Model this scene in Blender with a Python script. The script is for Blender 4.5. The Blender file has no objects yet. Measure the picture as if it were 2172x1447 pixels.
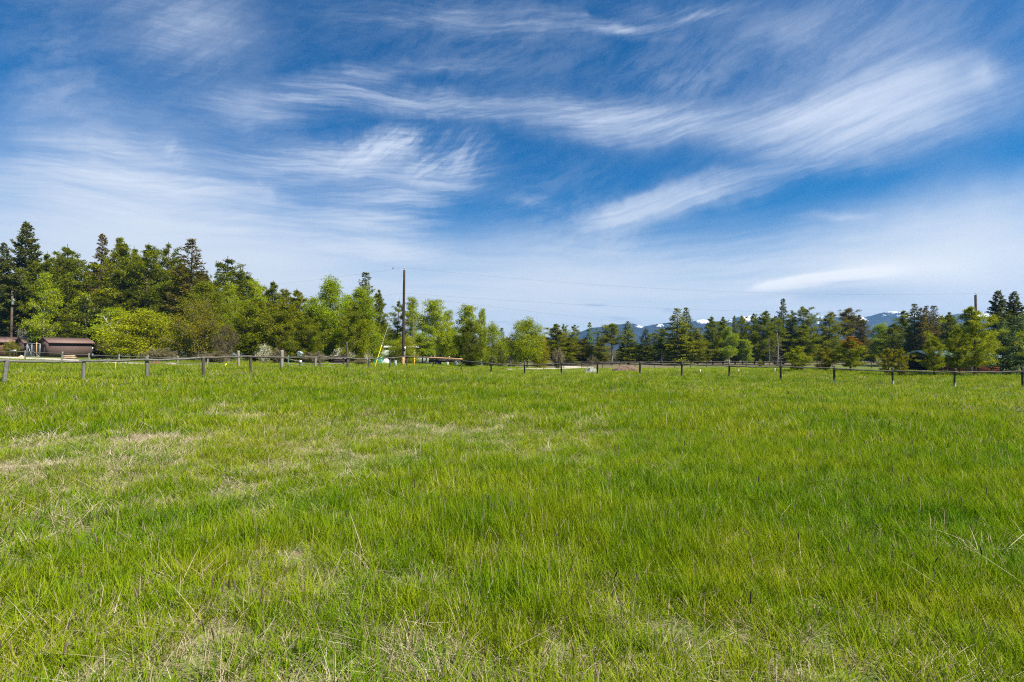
import bpy, math, random
import numpy as np
from mathutils import Vector, Matrix

SC = bpy.context.scene
COL = SC.collection
R = math.radians
rng = np.random.default_rng(7)
random.seed(7)

# ------------------------------------------------------------------ camera
F = 1100.0                    # focal length in photograph pixels (photograph 2172 wide)
EYE = 1.6
PITCH = math.atan(28.5 / F)
cam = bpy.data.cameras.new('camera')
cam.sensor_width = 36.0
cam.lens = 36.0 * F / 2172.0
cam.clip_start = 0.05
cam.clip_end = 30000
camo = bpy.data.objects.new('camera', cam)
camo.location = (0, 0, EYE)
camo.rotation_euler = (R(90) + PITCH, 0, 0)
COL.objects.link(camo)
SC.camera = camo

# ------------------------------------------------------------------ light, exposure
SUN_AZ, SUN_EL = R(122), R(50)      # azimuth clockwise from +Y (the view direction)
SUN_STRENGTH = 5.0
SKY_STRENGTH = 0.060
SC.view_settings.view_transform = 'Standard'
SC.view_settings.look = 'None'
SC.view_settings.exposure = 1.08
SC.view_settings.gamma = 1.0
SC.view_settings.use_curve_mapping = False
sl = bpy.data.lights.new('sun', 'SUN')
sl.energy = SUN_STRENGTH
sl.angle = R(0.55)
sl.color = (1.0, 0.93, 0.80)
so = bpy.data.objects.new('sun', sl)
sd = Vector((math.sin(SUN_AZ) * math.cos(SUN_EL), math.cos(SUN_AZ) * math.cos(SUN_EL), math.sin(SUN_EL)))
so.rotation_euler = (-sd).to_track_quat('-Z', 'Y').to_euler()
so.location = (60, -40, 80)
COL.objects.link(so)
cy = SC.cycles
cy.max_bounces = 5
cy.diffuse_bounces = 2
cy.glossy_bounces = 2
cy.transmission_bounces = 3
cy.transparent_max_bounces = 8
cy.volume_bounces = 0
cy.caustics_reflective = False
cy.caustics_refractive = False
cy.use_denoising = False
SC.render.use_persistent_data = False
cy.filter_width = 1.15

def P(px, py, Y):
    """Point of the place seen at photograph pixel (px, py), Y metres ahead."""
    cx = (px - 1086.0) / F
    c_y = -(py - 723.5) / F
    dy = math.cos(PITCH) - c_y * math.sin(PITCH)
    dz = math.sin(PITCH) + c_y * math.cos(PITCH)
    k = Y / dy
    return Vector((cx * k, Y, EYE + dz * k))

def sky_dir(px, py):
    cx = (px - 1086.0) / F
    c_y = -(py - 723.5) / F
    v = Vector((cx, math.cos(PITCH) - c_y * math.sin(PITCH), math.sin(PITCH) + c_y * math.cos(PITCH))).normalized()
    return math.atan2(v.x, v.y), math.asin(v.z)

# ------------------------------------------------------------------ world: sky with cirrus
W = bpy.data.worlds.new('World')
SC.world = W
W.use_nodes = True
W.cycles.sampling_method = 'MANUAL'
W.cycles.sample_map_resolution = 512
nt = W.node_tree
nt.nodes.clear()

class G:
    """tiny helper that writes shader math as nodes"""
    def __init__(s, nt): s.nt = nt
    def node(s, t, **kw):
        n = s.nt.nodes.new(t)
        for k, v in kw.items(): setattr(n, k, v)
        return n
    def put(s, sock, v):
        if isinstance(v, bpy.types.NodeSocket): s.nt.links.new(v, sock)
        elif v is not None: sock.default_value = v
    def m(s, op, a, b=None, c=None, clamp=False):
        n = s.node('ShaderNodeMath', operation=op, use_clamp=clamp)
        s.put(n.inputs[0], a)
        if b is not None: s.put(n.inputs[1], b)
        if c is not None: s.put(n.inputs[2], c)
        return n.outputs[0]
    def vm(s, op, a, b=None, scale=None):
        n = s.node('ShaderNodeVectorMath', operation=op)
        s.put(n.inputs[0], a)
        if b is not None: s.put(n.inputs[1], b)
        if scale is not None: s.put(n.inputs['Scale'], scale)
        return n.outputs['Vector'] if op not in ('LENGTH', 'DOT_PRODUCT') else n.outputs['Value']
    def xyz(s, x, y, z=0.0):
        n = s.node('ShaderNodeCombineXYZ')
        s.put(n.inputs[0], x); s.put(n.inputs[1], y); s.put(n.inputs[2], z)
        return n.outputs[0]
    def sep(s, v):
        n = s.node('ShaderNodeSeparateXYZ'); s.put(n.inputs[0], v)
        return n.outputs
    def noise(s, vec, scale, detail=4, rough=0.55, dist=0.0, out=0, dim='3D'):
        n = s.node('ShaderNodeTexNoise', noise_dimensions=dim)
        s.put(n.inputs['Vector'], vec)
        n.inputs['Scale'].default_value = scale
        n.inputs['Detail'].default_value = detail
        n.inputs['Roughness'].default_value = rough
        n.inputs['Distortion'].default_value = dist
        return n.outputs[out]
    def ss(s, v, a, b, lo=0.0, hi=1.0):
        n = s.node('ShaderNodeMapRange', interpolation_type='SMOOTHSTEP')
        s.put(n.inputs[0], v)
        n.inputs[1].default_value = a; n.inputs[2].default_value = b
        n.inputs[3].default_value = lo; n.inputs[4].default_value = hi
        return n.outputs[0]
    def mix(s, f, a, b, mode='MIX'):
        n = s.node('ShaderNodeMix', data_type='RGBA', blend_type=mode)
        s.put(n.inputs[0], f)
        for i, v in ((6, a), (7, b)):
            if isinstance(v, tuple) and len(v) == 3: v = v + (1.0,)
            s.put(n.inputs[i], v)
        return n.outputs[2]
    def ramp(s, f, stops):
        n = s.node('ShaderNodeValToRGB')
        e = n.color_ramp.elements
        while len(e) < len(stops): e.new(0.5)
        for i, (p, c) in enumerate(stops):
            e[i].position = p
            e[i].color = tuple(c) + (1.0,) if len(c) == 3 else c
        s.put(n.inputs[0], f)
        return n.outputs[0]

# cirrus strokes: kind of fibre, from / to as directions (photograph pixels), half width, weight
STROKES = [
 ('lev', 440, 238, 800, 205, 26, .75), ('lev', 640, 196, 1010, 208, 16, .55), ('lev', 780, 205, 1180, 232, 15, .9),
 ('lev', 1080, 232, 1420, 268, 30, 1.3), ('lev', 1300, 250, 1570, 285, 26, .9), ('soft', 1080, 240, 1560, 275, 34, .35),
 ('soft', 440, 250, 640, 215, 40, .25),
 ('rise', 1480, 300, 1900, 235, 34, 1.2), ('rise', 1560, 285, 2200, 185, 46, 1.35), ('rise', 1640, 325, 2130, 262, 22, .8),
 ('rise', 1640, 345, 1960, 320, 16, .5), ('soft', 1540, 290, 2230, 185, 56, .5), ('soft', 1850, 210, 2190, 150, 40, .4),
 ('soft', 2095, 165, 2190, 140, 24, .55), ('rise', 1750, 195, 2200, 125, 60, .5), ('mot', 1280, 180, 1640, 140, 50, .40),
 ('mot', 1600, 130, 2172, 40, 80, .30), ('rise', 1590, 75, 1800, 25, 22, .5), ('soft', 1480, 60, 2172, 40, 70, .14),
 ('rise', 1210, 470, 1420, 420, 22, 1.9), ('rise', 1320, 430, 1640, 392, 22, 1.7), ('soft', 1260, 448, 1560, 404, 26, .6),
 ('mot', 1080, 425, 1180, 432, 10, .55), ('lev', 1480, 372, 1960, 352, 14, .4), ('lev', 1700, 470, 1870, 474, 7, .5),
 ('wisp', 690, 362, 815, 318, 24, 1.6), ('wisp', 765, 335, 885, 285, 30, 1.7), ('soft', 720, 350, 850, 300, 26, .55),
 ('wisp', 850, 388, 930, 335, 22, 1.2), ('wisp', 900, 355, 1040, 315, 40, .9), ('lev', 540, 352, 780, 350, 22, .9),
 ('lev', 500, 362, 1010, 372, 28, .8), ('lev', 830, 400, 1060, 375, 20, .6), ('soft', 560, 380, 960, 372, 44, .3),
 ('soft', -200, 480, 560, 500, 120, 1.7), ('lev', -100, 450, 600, 480, 110, 1.2), ('lev', -60, 365, 420, 375, 40, 1.0), ('lev', 60, 415, 620, 395, 40, .7), ('soft', 160, 565, 860, 585, 90, 1.7), ('soft', -160, 620, 600, 610, 90, .9),
 ('lev', -80, 330, 300, 340, 26, .5), ('wisp', 330, 310, 420, 355, 12, .7), ('lev', 360, 470, 660, 490, 50, .7),
 ('lev', 600, 478, 960, 466, 20, 1.3), ('lev', 640, 450, 980, 430, 20, .75), ('lev', 700, 430, 1060, 410, 12, .5),
 ('soft', 640, 472, 930, 466, 24, .35), ('wisp', 540, 402, 600, 425, 14, .6), ('lev', 560, 545, 860, 520, 24, .9),
 ('lev', 700, 540, 960, 535, 28, 1.2), ('soft', 720, 535, 940, 530, 30, .3),
 ('soft', 230, 45, 600, 60, 60, .30), ('wisp', 220, 20, 560, 90, 70, .4), ('mot', -40, 190, 260, 260, 50, .32),
 ('mot', 0, 60, 260, 160, 80, .22), ('lev', 690, 22, 1110, 30, 20, .55), ('lev', 900, 45, 1260, 48, 16, .4),
 ('lev', 1140, 30, 1470, 52, 10, .75), ('lev', 1280, 10, 1700, 12, 14, .45), ('lev', 640, 178, 860, 145, 14, .6),
 ('lev', 820, 142, 1080, 138, 9, .4), ('mot', 800, 60, 1300, 100, 60, .16), ('mot', 420, 250, 700, 320, 40, .25),
 ('mot', 1040, 470, 1330, 560, 100, .5), ('soft', 860, 610, 1480, 640, 90, 1.1), ('mot', 1180, 560, 1440, 470, 60, .45),
 ('rise', 1370, 590, 1800, 545, 40, .5), ('rise', 1560, 620, 2190, 480, 46, 1.1), ('soft', 1600, 650, 2300, 510, 76, 2.0),
 ('soft', 1900, 600, 2250, 520, 90, 1.0), ('lev', 1640, 655, 2200, 640, 44, .9),
]
# the one bright, hard-edged lens cloud low on the right, and grey shaded undersides
LENS = [(1606, 610, 1800, 584, 8, 5.0), (1720, 592, 1960, 566, 14, 1.6), (1860, 580, 2172, 556, 26, .6), (1620, 638, 1690, 634, 7, .7)]
DARKS = [(1228, 647, 1296, 647, 3.0, 1.3), (1285, 673, 1346, 677, 3.0, 1.3), (1392, 658, 1446, 657, 4.5, 1.0),
         (1320, 682, 1362, 684, 2.2, 1.0), (1030, 683, 1098, 684, 2.2, .8), (1075, 689, 1092, 689, 2, .6),
         (1580, 632, 1960, 614, 13, 1.0), (1640, 628, 2240, 640, 24, .45), (1700, 605, 1880, 592, 4, .5)]
SKY_SAT, SKY_VAL = 1.15, 0.71
SKY_TINT = (0.05, 0.90, 1.32)
CLOUD_LOW, CLOUD_HIGH = (6.15, 6.65, 7.15), (5.9, 6.6, 7.8)
CLOUD_LENS = (7.7, 7.9, 8.1)
CLOUD_DARK = (4.1, 5.1, 6.4)

def build_world():
    g = G(nt)
    out = g.node('ShaderNodeOutputWorld')
    bg = g.node('ShaderNodeBackground')
    nt.links.new(bg.outputs[0], out.inputs[0])
    bg.inputs[1].default_value = SKY_STRENGTH
    sky = g.node('ShaderNodeTexSky', sky_type='NISHITA')
    sky.sun_disc = False
    sky.sun_elevation = SUN_EL
    sky.sun_rotation = SUN_AZ
    sky.altitude = 900
    sky.air_density = 1.0
    sky.dust_density = 0.35
    sky.ozone_density = 2.0
    tc = g.node('ShaderNodeTexCoord')
    d = tc.outputs['Generated']
    x, y, z = g.sep(d)
    az = g.m('ARCTAN2', x, y)
    el = g.m('ARCSINE', z)
    base = g.xyz(az, el)
    # slow bends and fine fraying of every cloud edge
    w1 = g.noise(base, 3.2, 1, 0.5, out=1, dim='2D')
    w2 = g.noise(base, 19.0, 3, 0.62, out=1, dim='2D')
    q = g.vm('ADD', base, g.vm('MULTIPLY', g.vm('SUBTRACT', w1, (0.5, 0.5, 0.5)), (0.10, 0.050, 0)))
    w2c = g.vm('SUBTRACT', w2, (0.5, 0.5, 0.5))
    p = g.vm('ADD', q, g.vm('MULTIPLY', w2c, (0.050, 0.022, 0)))
    r = g.vm('ADD', q, g.vm('MULTIPLY', w2c, (0.030, 0.006, 0)))
    def mp(vec, loc=(0, 0, 0), rot=0.0, scl=(1, 1, 1), typ='POINT'):
        n = g.node('ShaderNodeMapping', vector_type=typ)
        g.put(n.inputs[0], vec)
        n.inputs['Location'].default_value = loc
        n.inputs['Rotation'].default_value = (0, 0, rot)
        n.inputs['Scale'].default_value = scl
        return n.outputs[0]
    # fibre fields: fine streaks, combed level / rising to the right / steep wisps / mottled
    def fibres(rot, sx, sy, det, rough, lo, hi):
        v = mp(mp(r, rot=R(-rot)), scl=(sx, sy, 1))
        return g.ss(g.noise(v, 1.0, det, rough, dim='2D'), lo, hi)
    f_lev = fibres(-1, 2.8, 46, 5, 0.60, 0.24, 0.78)
    f_rise = fibres(11, 3.2, 48, 6, 0.62, 0.25, 0.77)
    f_wisp = fibres(42, 9.0, 52, 5, 0.66, 0.30, 0.74)
    f_mot = fibres(24, 9.0, 28, 6, 0.70, 0.28, 0.78)
    fine = g.ss(g.noise(mp(mp(r, rot=R(-7)), scl=(7.0, 150, 1)), 1.0, 3, 0.6, dim='2D'), 0.25, 0.75, 0.62, 1.38)
    AMT = {'lev': (.92, .12), 'rise': (.78, .22), 'wisp': (.85, .15), 'mot': (.75, .2)}
    fields = {'lev': f_lev, 'rise': f_rise, 'wisp': f_wisp, 'mot': f_mot}
    def blob(x0, y0, x1, y1, w, vec=p):
        """an elongated soft patch of sky between two directions given as photograph pixels"""
        a, b = sky_dir(x0, y0), sky_dir(x1, y1)
        c = ((a[0] + b[0]) / 2, (a[1] + b[1]) / 2, 0)
        L = math.hypot(b[0] - a[0], b[1] - a[1]) / 2
        n = g.node('ShaderNodeTexGradient', gradient_type='QUADRATIC_SPHERE')
        g.put(n.inputs[0], mp(vec, c, math.atan2(b[1] - a[1], b[0] - a[0]), (L * 1.6, w / F * 2.2, 1), 'TEXTURE'))
        return n.outputs[1]
    # the strokes are summed one after another (each lookup waits for the last sum, which keeps the shader small)
    px_, py_, pz_ = g.sep(p)
    total = None
    for kname in ('lev', 'rise', 'wisp', 'mot', 'soft'):
        acc, vec, cnt = None, (p if total is None else g.xyz(px_, py_, g.m('MULTIPLY', total, 1e-6))), 0
        for k_, x0, y0, x1, y1, w, k in STROKES:
            if k_ != kname: continue
            if cnt == 9: vec, cnt = g.xyz(px_, py_, g.m('MULTIPLY', acc, 1e-6)), 0
            cnt += 1
            o = blob(x0, y0, x1, y1, w, vec)
            acc = g.m('MULTIPLY', o, k) if acc is None else g.m('MULTIPLY_ADD', o, k, acc)
        if kname in ('lev', 'wisp'): acc = g.m('MULTIPLY', acc, fine)
        if kname != 'soft':
            acc = g.m('MULTIPLY', acc, g.m('MULTIPLY_ADD', fields[kname], *AMT[kname]))
        total = acc if total is None else g.m('ADD', total, acc)
    # thin veil everywhere, thicker towards the horizon
    veil = g.ss(el, 0.0, 0.27, 2.9, 0.0)
    veil = g.m('MULTIPLY', veil, g.m('MULTIPLY_ADD', f_lev, 0.55, 0.60))
    grain = g.m('MULTIPLY', f_mot, g.ss(el, 0.15, 0.45, 0.0, 0.07))
    total = g.m('ADD', g.m('ADD', total, veil), grain)
    cov = g.m('SUBTRACT', 1.0, g.m('EXPONENT', g.m('MULTIPLY', total, -1.0)))
    hs = g.node('ShaderNodeHueSaturation')
    hs.inputs['Saturation'].default_value = SKY_SAT
    hs.inputs['Value'].default_value = SKY_VAL
    nt.links.new(sky.outputs[0], hs.inputs['Color'])
    skyc = g.mix(1.0, hs.outputs[0], SKY_TINT, 'MULTIPLY')
    cloud = g.mix(g.ss(el, 0.0, 0.45), CLOUD_LOW, CLOUD_HIGH)
    c = g.mix(cov, skyc, cloud)
    ln = None
    fl = g.vm('ADD', base, g.vm('MULTIPLY', w2c, (0.03, 0.005, 0)))
    for a in LENS:
        o = g.m('MULTIPLY', blob(*a[:5], vec=fl), a[5])
        ln = o if ln is None else g.m('ADD', ln, o)
    c = g.mix(g.m('MINIMUM', ln, 1.0), c, CLOUD_LENS)
    # grey-blue undersides of the low lens clouds
    dk = None
    for a in DARKS:
        o = g.m('MULTIPLY', blob(*a[:5], vec=fl), a[5])
        dk = o if dk is None else g.m('ADD', dk, o)
    c = g.mix(g.m('MINIMUM', dk, 0.9), c, CLOUD_DARK)
    nt.links.new(c, bg.inputs[0])

build_world()

# ------------------------------------------------------------------ materials
MATS = {}
def material(name):
    m = bpy.data.materials.new(name)
    m.use_nodes = True
    t = m.node_tree
    t.nodes.clear()
    g = G(t)
    out = g.node('ShaderNodeOutputMaterial')
    MATS[name] = m
    return m, g, out

def principled(g, col, rough=0.8, spec=0.25, metal=0.0, normal=None):
    b = g.node('ShaderNodeBsdfPrincipled')
    if isinstance(col, tuple) and len(col) == 3: col = col + (1.0,)
    g.put(b.inputs['Base Color'], col)
    g.put(b.inputs['Roughness'], rough)
    b.inputs['Specular IOR Level'].default_value = spec
    b.inputs['Metallic'].default_value = metal
    if normal is not None: g.put(b.inputs['Normal'], normal)
    return b.outputs[0]

def bump(g, h, strength=0.5, dist=0.02):
    n = g.node('ShaderNodeBump')
    n.inputs['Strength'].default_value = strength
    n.inputs['Distance'].default_value = dist
    g.put(n.inputs['Height'], h)
    return n.outputs[0]

def simple(name, col, rough=0.7, spec=0.25, metal=0.0, var=0.25, scale=3.0, stretch=(1, 1, 1)):
    """plain surface with uneven tone and a little relief"""
    m, g, out = material(name)
    tc = g.node('ShaderNodeTexCoord')
    v = g.vm('MULTIPLY', tc.outputs['Object'], stretch)
    n = g.noise(v, scale, 6, 0.65)
    f = g.ss(n, 0.25, 0.75, 1 - var, 1 + var)
    c = g.mix(1.0, col + (1.0,), g.xyz(f, f, f), 'MULTIPLY')
    g.nt.links.new(principled(g, c, rough, spec, metal, bump(g, n, 0.25, 0.01)), out.inputs[0])
    return m

# ------------------------------------------------------------------ mesh helpers
class MB:
    """collects geometry and links it as one mesh object"""
    def __init__(s):
        s.v, s.q, s.t, s.n, s.tone = [], [], [], 0, []
    def add(s, v, quads=None, tris=None, tone=None):
        v = np.asarray(v, dtype=np.float64).reshape(-1, 3)
        s.v.append(v)
        if quads is not None and len(quads): s.q.append(np.asarray(quads, dtype=np.int64) + s.n)
        if tris is not None and len(tris): s.t.append(np.asarray(tris, dtype=np.int64) + s.n)
        s.tone.append(np.full(len(v), 0.5) if tone is None else np.broadcast_to(np.asarray(tone, dtype=np.float64), (len(v),)))
        s.n += len(v)
    def box(s, c, size, rot=0.0, axis=None):
        x, y, z = (k / 2 for k in size)
        v = np.array([(-x, -y, -z), (x, -y, -z), (x, y, -z), (-x, y, -z), (-x, -y, z), (x, -y, z), (x, y, z), (-x, y, z)])
        if rot:
            cr, sr = math.cos(rot), math.sin(rot)
            v = v @ np.array([[cr, sr, 0], [-sr, cr, 0], [0, 0, 1]])
        s.add(v + np.array(c), [(0, 3, 2, 1), (4, 5, 6, 7), (0, 1, 5, 4), (1, 2, 6, 5), (2, 3, 7, 6), (3, 0, 4, 7)])
    def tube(s, pts, rad, k=8, cap=True, tone=None):
        pts = np.asarray(pts, dtype=np.float64)
        rad = np.broadcast_to(np.asarray(rad, dtype=np.float64), (len(pts),))
        d = np.gradient(pts, axis=0)
        d /= np.linalg.norm(d, axis=1)[:, None] + 1e-12
        m = d.mean(axis=0)
        ref = np.array([1.0, 0, 0]) if abs(m[0]) < 0.7 * np.linalg.norm(m) + 1e-9 else np.array([0, 1.0, 0])
        u = np.cross(d, ref); u /= np.linalg.norm(u, axis=1)[:, None]
        w = np.cross(d, u)
        a = np.arange(k) * 2 * math.pi / k
        v = (pts[:, None, :] + rad[:, None, None] * (np.cos(a)[None, :, None] * u[:, None, :] + np.sin(a)[None, :, None] * w[:, None, :])).reshape(-1, 3)
        n = len(pts)
        i, j = np.meshgrid(np.arange(n - 1), np.arange(k), indexing='ij')
        j2 = (j + 1) % k
        q = np.stack([i * k + j, i * k + j2, (i + 1) * k + j2, (i + 1) * k + j], -1).reshape(-1, 4)
        base = s.n
        s.add(v, q, tone=tone)
        if cap:
            c0 = np.array([pts[0], pts[-1]])
            jj = np.arange(k)
            s.v.append(c0); s.tone.append(np.full(2, 0.5 if tone is None or np.ndim(tone) else tone))
            s.t.append(np.stack([np.full(k, base + n * k), base + (jj + 1) % k, base + jj], -1))
            s.t.append(np.stack([np.full(k, base + n * k + 1), base + (n - 1) * k + jj, base + (n - 1) * k + (jj + 1) % k], -1))
            s.n += 2
    def cards(s, p, d, L, Wd, rg, tone=None, taper=0.5, bend=0.0):
        """flat little leaves / needle sprays: base p, direction d, length L, width Wd"""
        n = len(p)
        if n == 0: return
        d = d / (np.linalg.norm(d, axis=1)[:, None] + 1e-9)
        side = np.cross(d, rg.normal(size=(n, 3)))
        side /= np.linalg.norm(side, axis=1)[:, None] + 1e-9
        L = np.broadcast_to(L, (n,))[:, None]; Wd = np.broadcast_to(Wd, (n,))[:, None]
        v = np.stack([p - side * Wd * 0.5 * taper, p + d * L * 0.55 - side * Wd * 0.5, p + d * L, p + d * L * 0.55 + side * Wd * 0.5], 1).reshape(-1, 3)
        q = np.arange(n * 4).reshape(n, 4)
        t = rg.random(n) if tone is None else tone
        s.add(v, q, tone=np.repeat(t, 4))
    def mesh(s, name, mat, smooth=False):
        me = bpy.data.meshes.new(name)
        v = np.concatenate(s.v) if s.v else np.zeros((0, 3))
        q = np.concatenate(s.q) if s.q else np.zeros((0, 4), np.int64)
        t = np.concatenate(s.t) if s.t else np.zeros((0, 3), np.int64)
        nl = q.size + t.size
        me.vertices.add(len(v)); me.vertices.foreach_set('co', v.astype(np.float32).ravel())
        me.loops.add(nl); me.loops.foreach_set('vertex_index', np.concatenate([q.ravel(), t.ravel()]).astype(np.int32))
        me.polygons.add(len(q) + len(t))
        st = np.concatenate([np.arange(len(q)) * 4, q.size + np.arange(len(t)) * 3]).astype(np.int32)
        me.polygons.foreach_set('loop_start', st)
        if smooth: me.polygons.foreach_set('use_smooth', np.ones(len(st), bool))
        at = me.attributes.new('tone', 'FLOAT', 'POINT')
        at.data.foreach_set('value', np.concatenate(s.tone).astype(np.float32))
        me.update(calc_edges=True)
        me.validate()
        me.materials.append(mat)
        return me
    def build(s, name, mat, parent=None, smooth=False):
        o = bpy.data.objects.new(name, s.mesh(name, mat, smooth))
        COL.objects.link(o)
        if parent is not None: o.parent = parent
        return o

def tag(o, label=None, cat=None, group=None, kind=None):
    if label: o['label'] = label
    if cat: o['category'] = cat
    if group: o['group'] = group
    if kind: o['kind'] = kind
    return o

def thing(name, loc, label, cat, group=None, rz=0.0):
    o = bpy.data.objects.new(name, None)
    o.empty_display_size = 0.3
    o.location = loc
    o.rotation_euler = (0, 0, rz)
    COL.objects.link(o)
    return tag(o, label, cat, group)

# ------------------------------------------------------------------ lie of the land
# (photograph x, y where the ground shows, metres ahead): thin-plate surface through these
CTRL = [(10, 814, 20), (178, 813, 22.3), (313, 807, 23.5), (432, 800, 25), (533, 794, 27.5), (598, 783, 32), (678, 783, 36),
        (738, 786, 39.5), (782, 786, 42), (827, 782, 46), (862, 779, 48), (919, 779, 49), (979, 788, 48), (1042, 796, 45),
        (1113, 800, 44), (1191, 798, 42.5), (1267, 797, 41), (1357, 798, 39), (1446, 801, 38), (1546, 805, 37.5), (1655, 810, 36.5),
        (1768, 815, 35), (1893, 819, 33.5), (2023, 825, 31.5), (2170, 823, 31),
        (53, 764, 50), (131, 773, 46), (252, 776, 43), (377, 781, 42), (440, 782, 41.5),
        (104, 757, 75), (197, 761, 79), (-80, 756, 80), (320, 764, 62), (420, 767, 60), (640, 770, 62), (700, 771, 62),
        (857, 775, 55), (850, 772, 75), (1000, 778, 60), (1035, 781, 86), (1150, 782, 62), (1250, 773, 100), (1450, 773, 104),
        (1650, 773, 104), (1850, 773, 100), (1692, 788, 46), (1803, 790, 45), (1978, 797, 41), (2070, 798, 41), (2125, 799, 42), (2080, 790, 60),
        (50, 757, 95), (400, 758, 95), (700, 765, 100)]
def ctrl_xyz():
    pts = [tuple(P(*c)) for c in CTRL]
    pts += [(0, 0, 0), (4, 2, 0), (-4, 2, 0.02), (0, 6, 0), (6, 7, -0.03), (-6, 7, 0.08), (-12, 12, 0.30), (12, 12, -0.10), (0, 14, 0.03), (0, 24, 0.1),
            (-25, 0, .4), (25, 0, -.1), (0, -25, 0), (60, 20, -.3), (-45, 30, 1.0), (90, 110, -.3), (-110, 90, 1.2), (0, 140, 0), (90, 60, -.3), (-110, 40, 1.2)]
    return np.array(pts)
CP = ctrl_xyz()
def _tps(r2): return 0.5 * r2 * np.log(r2 + 1e-9)
def _fit():
    xy = CP[:, :2] / 30.0
    n = len(xy)
    K = _tps(((xy[:, None] - xy[None]) ** 2).sum(-1)) + np.eye(n) * 0.02
    Pm = np.hstack([np.ones((n, 1)), xy])
    A = np.block([[K, Pm], [Pm.T, np.zeros((3, 3))]])
    return np.linalg.solve(A, np.concatenate([CP[:, 2], np.zeros(3)]))
TPS = _fit()
def ground(x, y):
    """height of the land at (x, y), arrays or numbers"""
    x = np.asarray(x, dtype=np.float64); y = np.asarray(y, dtype=np.float64)
    shp = x.shape
    xf, yf = x.ravel(), y.ravel()
    cxl = np.clip(xf, -120, 110); cyl = np.clip(yf, -30, 145)
    xy = np.stack([cxl, cyl], -1) / 30.0
    c = CP[:, :2] / 30.0
    z = np.empty(len(xf))
    for i in range(0, len(xf), 20000):
        s = slice(i, i + 20000)
        r2 = ((xy[s][:, None] - c[None]) ** 2).sum(-1)
        z[s] = _tps(r2) @ TPS[:len(c)] + TPS[len(c)] + xy[s] @ TPS[len(c) + 1:]
    far = np.hypot(xf - cxl, yf - cyl)
    z = z * np.exp(-(far / 90.0) ** 2)
    z += 0.022 * np.sin(xf * 0.83 + 1.3 * np.sin(yf * 0.41)) + 0.018 * np.sin(yf * 1.07 + 1.1 * np.sin(xf * 0.57))
    return z.reshape(shp) if shp else float(z[0])
def on_ground(px, Y, dz=0.0):
    p = P(px, 752, Y)
    return Vector((p.x, p.y, ground(p.x, p.y) + dz))

# value noise for placing vegetation
_ng = rng.random((256, 256))
def vnoise(x, y, s):
    x = np.asarray(x) / s + 1000; y = np.asarray(y) / s + 1000
    i = np.floor(x).astype(int); j = np.floor(y).astype(int)
    fx = x - i; fy = y - j
    fx = fx * fx * (3 - 2 * fx); fy = fy * fy * (3 - 2 * fy)
    a = _ng[i % 256, j % 256]; b = _ng[(i + 1) % 256, j % 256]; c = _ng[i % 256, (j + 1) % 256]; d = _ng[(i + 1) % 256, (j + 1) % 256]
    return (a * (1 - fx) + b * fx) * (1 - fy) + (c * (1 - fx) + d * fx) * fy
def fbm(x, y, s): return (vnoise(x, y, s) + 0.5 * vnoise(x, y, s * .47) + 0.25 * vnoise(x, y, s * .21)) / 1.75

def gxy(px, py):
    """ground point seen at a photograph pixel (flat-ish land), as (x, y)"""
    Y = EYE / max((py - 752) / F, 1e-3)
    for _ in range(12):
        p = P(px, py, Y)
        Y = max(1.0, (EYE - ground(p.x, p.y)) / max((py - 752) / F, 1e-3)) * .6 + Y * .4
    p = P(px, py, Y)
    return p.x, p.y

# dry thatch patches: (x px, y px, spread m across, spread m deep, weight)
DRY = [(60, 985, 2.9, 1.5, .80), (250, 945, 3.6, 1.5, .70), (420, 930, 3.6, 1.5, .70), (20, 1040, 1.3, .8, .8), (330, 1010, 1.2, .6, .5), (760, 930, 3.2, 2.2, .55), (900, 905, 4.0, 2.5, .5),
       (650, 875, 8, 3, .30), (160, 1080, .8, .5, .6), (240, 1330, .35, .22, .8), (60, 1390, .4, .3, .5), (590, 1200, .35, .3, .9), (640, 1240, .45, .25, .8), (480, 1250, .4, .3, .6),
       (250, 1420, .4, .2, .8), (390, 1370, .25, .2, .6), (950, 1260, .5, .3, .7), (1080, 1230, .4, .3, .5), (900, 1400, .6, .3, .8), (1150, 1440, .7, .3, .8), (1580, 1340, .4, .25, .7),
       (1380, 1330, .5, .3, .6), (700, 1430, .6, .25, .8), (1750, 1440, .5, .2, .5), (640, 1090, .8, .5, .35), (100, 870, 8, 3, .24), (550, 860, 6, 2, .22)]
DRYP = [(*gxy(a, b), c, d, e) for a, b, c, d, e in DRY]
LUSH = [(1100, 1110, 1.3, .7), (1500, 1050, 1.6, .9), (460, 1090, .35, .35), (40, 915, 1.2, .7), (1530, 1010, .4, .4), (700, 1080, .5, .4), (1800, 980, 2.5, 2), (1100, 1250, .3, .4), (1400, 1160, .5, .4),
        (1540, 1280, .3, .3), (1090, 815, 6, 2), (1550, 808, 6, 2), (1900, 1100, 1.5, 1)]
LUSHP = [(*gxy(a, b), c, d) for a, b, c, d in LUSH]
def dryness(x, y):
    v = np.zeros_like(np.asarray(x, dtype=float))
    for cx, cy_, a, b, w in DRYP:
        v = np.maximum(v, w * np.exp(-((x - cx) / a) ** 2 - ((y - cy_) / b) ** 2))
    return v
def lushness(x, y):
    v = np.zeros_like(np.asarray(x, dtype=float))
    for cx, cy_, a, b in LUSHP:
        v = np.maximum(v, np.exp(-((x - cx) / a) ** 2 - ((y - cy_) / b) ** 2))
    return v

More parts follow.
